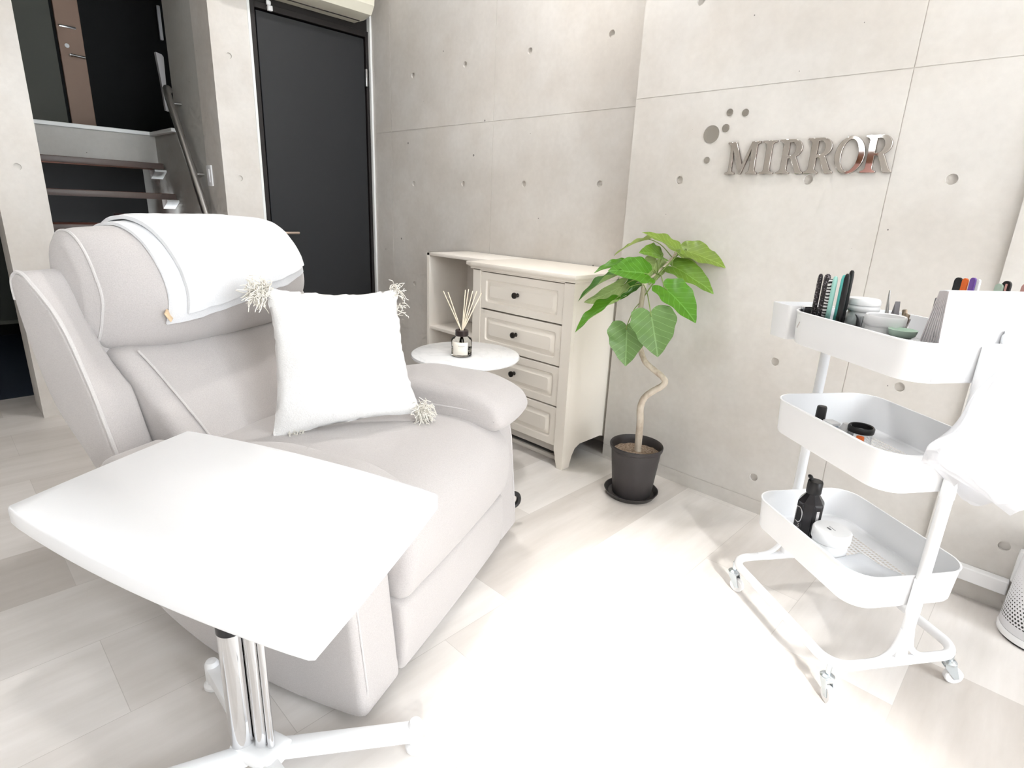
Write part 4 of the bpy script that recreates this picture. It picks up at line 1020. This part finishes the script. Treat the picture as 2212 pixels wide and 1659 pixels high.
# thin plastic bag
bg = thing('plastic_bag', 'thin white plastic bag hanging from the near end of the trolley', 'bag', W(-.235, .04, .83), (0, 0, TA))
bm = B(); rings = []; nz, na = 30, 72
for i in range(nz + 1):
    t = i / nz; z = -.02 - .29 * t
    hw = .040 + .105 * t ** .8 + .012 * math.sin(t * 9); hd = .008 + .030 * math.sin(PI * min(1, t * .75)) + .010 * t
    cy = .008 - .012 * t; ring = []
    for k in range(na):
        a = 2 * PI * k / na
        ple = 1 + (.13 + .10 * t) * noise.noise((math.cos(a) * 3.2, math.sin(a) * 3.2, t * .9)) + .09 * noise.noise((math.cos(a) * 9, math.sin(a) * 9, t * 1.3)) * (1 - .5 * t)
        zz = z + .50 * max(0, .03 - (cy + hw * math.sin(a) * ple)) * t ** 1.2 + (.030 * noise.noise((math.cos(a) * 2, math.sin(a) * 2, 7)) + .02 * math.cos(a + .6)) * t ** 2
        ring.append((.010 + hd * math.cos(a) * ple, cy + hw * math.sin(a) * ple, zz))
    rings.append(ring)
c_ = rings[-1]; cm = (sum(p[0] for p in c_) / na, sum(p[1] for p in c_) / na, sum(p[2] for p in c_) / na)
rings.append([(cm[0] + (p[0] - cm[0]) * .6, cm[1] + (p[1] - cm[1]) * .75, p[2] - .012) for p in c_])
ring_loft(bm, rings, True, False, True); finish('film', bm, BAG, bg, angle=180)
bm = B()
for y0 in (-.03, .045):
    tube(bm, catmull([(.012, y0 - .014, -.024), (-.012, y0 - .006, .004), (-.030, y0, .012), (-.030, y0 + .004, .006), (-.010, y0 + .012, .006), (.012, y0 + .018, -.024)], 6), .004, 8, flat=.4)
finish('handle', bm, BAG, bg)

# middle tray contents
F2 = .5188
o = on('bottle', 'small bottle with a tall black cap in the middle tray', 'bottle', .082, -.088, F2)
bm = B(); lathe(bm, [(.001, 0), (.013, 0), (.014, .003), (.014, .034), (.009, .038), (.001, .038)], 24); finish('body', bm, CLEARP, o)
bm = B(); lathe(bm, [(.001, .0385), (.0115, .0385), (.0125, .041), (.0115, .092), (.010, .095), (.001, .096)], 24); finish('cap', bm, BLACK, o)
o = on('small_box', 'small pale blue-grey block beside the black capped bottle', 'box', .052, -.078, F2)
bm = B(); box(bm, -.013, .013, -.012, .012, 0, .058, .003); finish('body', bm, mat('blue_grey', (.52, .57, .64), .4), o)
bm = B(); box(bm, -.015, .015, -.014, .014, .0585, .066, .002); finish('lid', bm, PWHITE, o)
o = on('soft_bottle', 'translucent white bottle in the middle tray', 'bottle', .034, -.050, F2)
bm = B(); lathe(bm, [(.001, 0), (.017, 0), (.018, .004), (.018, .05), (.012, .058), (.009, .066), (.001, .067)], 24); finish('body', bm, PWHITE, o)
o = on('round_pot', 'clear pot with a black rim in the middle tray', 'pot', .000, -.040, F2)
bm = B(); lathe(bm, [(.001, 0), (.024, 0), (.026, .004), (.026, .058), (.0245, .058), (.024, .006), (.001, .005)], 36); finish('cup', bm, CLEARP, o)
bm = B(); lathe(bm, [(.0235, .0585), (.028, .0585), (.0285, .063), (.0285, .070), (.026, .073), (.0235, .071)], 36, cap=False); finish('rim', bm, BLACK, o)
o = on('dark_tube', 'short dark tube in front of the black rimmed pot', 'tube', .004, -.092, F2)
bm = B(); lathe(bm, [(.001, 0), (.0085, 0), (.009, .003), (.009, .05), (.001, .052)], 20); finish('body', bm, BLACK, o)
o = on('orange_topped_bottle', 'small bottle with an orange top beside the black rimmed pot', 'bottle', -.030, -.066, F2)
bm = B(); lathe(bm, [(.001, 0), (.012, 0), (.012, .036), (.001, .036)], 20); finish('bottle', bm, PWHITE, o)
bm = B(); lathe(bm, [(.001, .0365), (.0095, .0365), (.0105, .040), (.008, .058), (.001, .060)], 20); finish('cap', bm, ORANGE, o)
o = on('clear_case', 'flat clear case with a dark edge in the middle tray', 'case', -.058, -.045, F2)
bm = B(); box(bm, -.026, .026, -.035, .035, 0, .018, .003); finish('shell', bm, CLEARP, o)
bm = B(); box(bm, .0262, .0275, -.03, .03, .004, .016); finish('edge', bm, SMOKYG, o, smooth=False)
bm = B(); box(bm, -.018, .018, -.0362, -.035, .003, .010); finish('red_line', bm, MAROON, o, smooth=False)
for k in range(3):
    o = on('leaflet', ['bottom', 'middle', 'top'][k] + ' one of three grey leaflets lying under the bag in the middle tray', 'leaflet', -.128, -.030 + .006 * k, F2 + .0025 * k, 'grey leaflets in the middle tray', (0, 0, R(8 - 7 * k)))
    bm = B(); box(bm, -.045, .045, -.06, .06, 0, .002); finish('sheet', bm, mat('leaflet_grey_%d' % k, (.30 + .12 * k,) * 3, .5), o, smooth=False)
# bottom tray contents
F3 = .2318
o = on('shampoo_bottle', 'black bottle with a silver letter emblem in the bottom tray', 'bottle', .082, -.060, F3, None, (0, 0, R(0)))
oct_ = lambda r, z, k=.38: [(r * c, r * s, z) for c, s in ((1, k), (k, 1), (-k, 1), (-1, k), (-1, -k), (-k, -1), (k, -1), (1, -k))]
bm = B(); ring_loft(bm, [oct_(.029, 0), oct_(.031, .003), oct_(.031, .112), oct_(.029, .117), oct_(.016, .136, .42), oct_(.015, .139, .42)])
bmesh.ops.bevel(bm, geom=[e for e in bm.edges if abs(e.verts[0].co.z - e.verts[1].co.z) > .05], offset=.003, segments=2, affect='EDGES'); finish('body', bm, mat('glossy_black', (.022, .02, .022), .14), o, angle=25)
bm = B(); lathe(bm, [(.001, .1392), (.0175, .1392), (.0185, .142), (.0185, .171), (.017, .174), (.001, .174)], 32); tube(bm, catmull([(-.010, -.004, .172), (-.014, -.006, .180), (-.018, -.008, .179)], 4), .005, 10); finish('cap', bm, BLACK, o)
SILV = mat('silver_ink', (.55, .53, .53), .35, .4)
bm = B(); yf = -.0314
P_ = [(-.016, .028), (-.010, .028), (-.013, .035), (-.013, .092), (-.008, .098), (.004, .099), (.014, .091), (.017, .078), (.013, .064), (.003, .057), (-.008, .058)]
tube(bm, [(x * .78, yf, z) for x, z in [(p.x, p.y) for p in catmull([(a, b, 0) for a, b in P_], 6)]], .0011, 6)
for k in range(9):
    z = .018 + .0045 * k
    tube(bm, [(-.001 + .0007 * k, yf, z), (.0115 - rnd.uniform(0, .003), yf, z)], .0006, 5)
finish('emblem', bm, SILV, o)
bm = B(); box(bm, .0305, .0316, -.004, .004, .03, .10); finish('side_stripe', bm, SILV, o, smooth=False)
o = on('cream_jar', 'wide white screw-lid jar in front of the black bottle', 'jar', .002, -.052, F3)
bm = B(); lathe(bm, [(.001, 0), (.038, 0), (.041, .004), (.041, .046), (.038, .049), (.001, .049)], 48); finish('body', bm, PWHITE, o)
bm = B(); lathe(bm, [(.001, .0492), (.0435, .0492), (.045, .052), (.045, .076), (.042, .080), (.001, .081)], 56); ld = finish('lid', bm, PWHITE, o)
bm = B(); box(bm, -.011, .012, -.0025, -.0015, .0811, .0814); 
for k in range(6): box(bm, -.006 + .0023 * k, -.0047 + .0023 * k, -.013, -.009 + .001 * (k % 2), .0811, .0814)
finish('print', bm, DINK, ld, smooth=False)
o = on('refill_pack', 'soft clear plastic pack with a turquoise print in the bottom tray', 'pack', -.098, -.030, F3, None, (0, 0, R(12)))
bm = B(); softbox(bm, .062, .062, .013, .006, n=14, mtx=Matrix.Translation((0, 0, .015)), wob=.006, freq=22, seed=3); finish('film', bm, mat('soft_pack', (.84, .86, .90), .2, trans=.25, ior=1.2), o, angle=180)
bm = B(); box(bm, -.058, -.01, -.056, -.036, .0275, .0285, .0004); finish('print', bm, mat('aqua_print', (.45, .80, .82), .4), o)
o = on('tiny_pot', 'tiny black pot beside the wide white jar', 'pot', -.047, -.108, F3)
bm = B(); lathe(bm, [(.001, 0), (.006, 0), (.0065, .002), (.006, .014), (.001, .015)], 16); finish('cap', bm, BLACK, o)

# ------------------------------------------------------------------ right edge: air purifier, outlet strip
AP = thing('air_purifier', 'white perforated round air purifier by the wall', 'air purifier', (.152, 1.925, 0), (0, 0, R(200)))
bm = B(); uvl = bm.loops.layers.uv.new('UVMap'); seg = 72
prof = [(.082, .026), (.085, .030), (.083, .10), (.080, .20), (.077, .27)]
vs = [[bm.verts.new((r * math.cos(2 * PI * k / seg), r * math.sin(2 * PI * k / seg), z)) for k in range(seg)] for r, z in prof]
for i in range(len(prof) - 1):
    for k in range(seg):
        k2 = (k + 1) % seg; f = bm.faces.new((vs[i][k], vs[i][k2], vs[i + 1][k2], vs[i + 1][k]))
        for lp, (uu, ii) in zip(f.loops, ((k, i), (k + 1, i), (k + 1, i + 1), (k, i + 1))): lp[uvl].uv = (uu / seg, prof[ii][1])
finish('perforated_shell', bm, PERF, AP)
bm = B(); lathe(bm, [(.001, .005), (.080, .005), (.086, .008), (.087, .020), (.084, .026), (.001, .026)], 64); finish('base', bm, PWHITE, AP)
bm = B(); lathe(bm, [(.001, 0), (.079, 0), (.079, .0048), (.001, .0048)], 48); finish('foot_ring', bm, BLACK, AP)
bm = B(); lathe(bm, [(.077, .27), (.072, .285), (.055, .290), (.05, .28), (.001, .28)], 64); finish('top', bm, PWHITE, AP)
yp = YM - .012
PS = thing('outlet_strip', 'white three-socket outlet strip low on the concrete wall', 'power strip', (-.07, yp, .083))
bm = B(); cb_ = B(); box(bm, -.072, .138, -.028, 0, -.021, .021, .003)
for x in (.024, .065, .100): box(cb_, x - .0125, x + .0125, -.04, -.021, -.010, .011)
o = frombool('body', bm, cb_, PWHITE, PS)
for x in (.024, .065, .100):
    bm = B(); box(bm, x - .0118, x + .0118, -.0212, -.0206, -.0095, .0105); finish('recess_shade', bm, mat('recess_shade_grey', (.42, .42, .44), .5), PS, smooth=False)  # grey plate paints the shade that the shallow recess lacks
    bm = B(); box(bm, x - .0055, x - .004, -.0218, -.0208, -.005, .005); box(bm, x + .004, x + .0055, -.0218, -.0208, -.005, .005); finish('socket', bm, DARKGAP, PS, smooth=False)
o = boxo('adapter_box', (-.035, .035, -.03, 0, -.05, .05), PWHITE, None, .006); o.location = (.102, yp, .158)
tag(o, 'white adapter box on the wall behind the air purifier', 'adapter')

# ------------------------------------------------------------------ light: daylight through the glazing, low sun, added ceiling fill lamps
wd = bpy.data.worlds.new('sky'); SC.world = wd; wd.use_nodes = True
bg_ = wd.node_tree.nodes['Background']; bg_.inputs[0].default_value = (.925, .97, 1.02, 1); bg_.inputs[1].default_value = 8.0
def portal(p, rot, sx_, sy_):
    l = bpy.data.lights.new('window_portal', 'AREA'); l.shape = 'RECTANGLE'; l.size = sx_; l.size_y = sy_; l.cycles.is_portal = True
    o = bpy.data.objects.new('window_portal', l); o.location = p; o.rotation_euler = rot; COL.objects.link(o)
for a, b, z0, z1 in OPR: portal((XW + .12, (a + b) / 2, (z0 + z1) / 2), (PI / 2, 0, PI / 2), b - a, z1 - z0)
for a, b, z0, z1 in OPB: portal(((a + b) / 2, YB - .12, (z0 + z1) / 2), (-PI / 2, PI, 0), b - a, z1 - z0)
FILLGLOW = mat('fill_lamp_diffuser', (1, .97, .93), .6)
BS(FILLGLOW).inputs['Emission Color'].default_value = (1, .96, .92, 1); BS(FILLGLOW).inputs['Emission Strength'].default_value = 3
for lx, ly, lw, lab in ((-1.70, 1.50, 13, 'added round fill lamp on the ceiling above the chest of drawers'), (-.75, 1.15, 2.5, 'added round fill lamp on the ceiling above the trolley')):  # unseen fill lamps, added to brighten the far corner
    lt_ = thing('ceiling_fill_lamp', lab, 'fill lamp', (lx, ly, ZC), (0, 0, 0), 'added ceiling fill lamps')
    bm = B(); lathe(bm, [(.115, 0), (.15, 0), (.15, -.008), (.142, -.012), (.118, -.012)], 40, cap=False); finish('frame', bm, PWHITE, lt_)
    bm = B(); lathe(bm, [(.001, -.002), (.116, -.002), (.116, -.001), (.001, -.001)], 40); finish('diffuser', bm, FILLGLOW, lt_)
    al = bpy.data.lights.new('fill_light', 'AREA'); al.shape = 'DISK'; al.size = .22; al.energy = lw; al.color = (1, .985, .965)
    ao = bpy.data.objects.new('fill_light', al); COL.objects.link(ao); ao.location = (lx, ly, ZC - .02)
sl = bpy.data.lights.new('sun', 'SUN'); sl.energy = 10; sl.angle = R(8); sl.color = (1, .985, .96)
so = bpy.data.objects.new('sun', sl); COL.objects.link(so)
el = R(33); sd = Vector((-.763 * math.cos(el), .646 * math.cos(el), -math.sin(el)))
so.rotation_euler = sd.to_track_quat('-Z', 'Y').to_euler(); so.location = (1, -1, 2.5)

# ------------------------------------------------------------------ camera
cam = bpy.data.cameras.new('camera'); co_ = bpy.data.objects.new('camera', cam); COL.objects.link(co_); SC.camera = co_
cam.sensor_width = 36; cam.sensor_fit = 'HORIZONTAL'; cam.lens = 36 * 1228.05 / 2212; cam.clip_start = .02
yaw, pit, rol = .764944, -.296578, .0440997
fw = Vector((-math.sin(yaw) * math.cos(pit), math.cos(yaw) * math.cos(pit), math.sin(pit))); rt = Vector((math.cos(yaw), math.sin(yaw), 0)); up = rt.cross(fw)
r_ = rt * math.cos(rol) + up * math.sin(rol); u_ = -rt * math.sin(rol) + up * math.cos(rol)
m3 = Matrix((r_, u_, -fw)).transposed()
co_.matrix_world = Matrix.Translation((0, 0, 1.05)) @ m3.to_4x4()
SC.view_settings.view_transform = 'Standard'; SC.view_settings.look = 'None'; SC.view_settings.gamma = 1
SC.view_settings.exposure = .88
SC.cycles.max_bounces = 7; SC.cycles.diffuse_bounces = 4; SC.cycles.glossy_bounces = 3; SC.cycles.transmission_bounces = 8; SC.cycles.transparent_max_bounces = 12
SC.cycles.use_adaptive_sampling = True; SC.cycles.adaptive_threshold = .09; SC.cycles.adaptive_min_samples = 12
SC.cycles.caustics_reflective = False; SC.cycles.caustics_refractive = False
SC.cycles.use_denoising = True
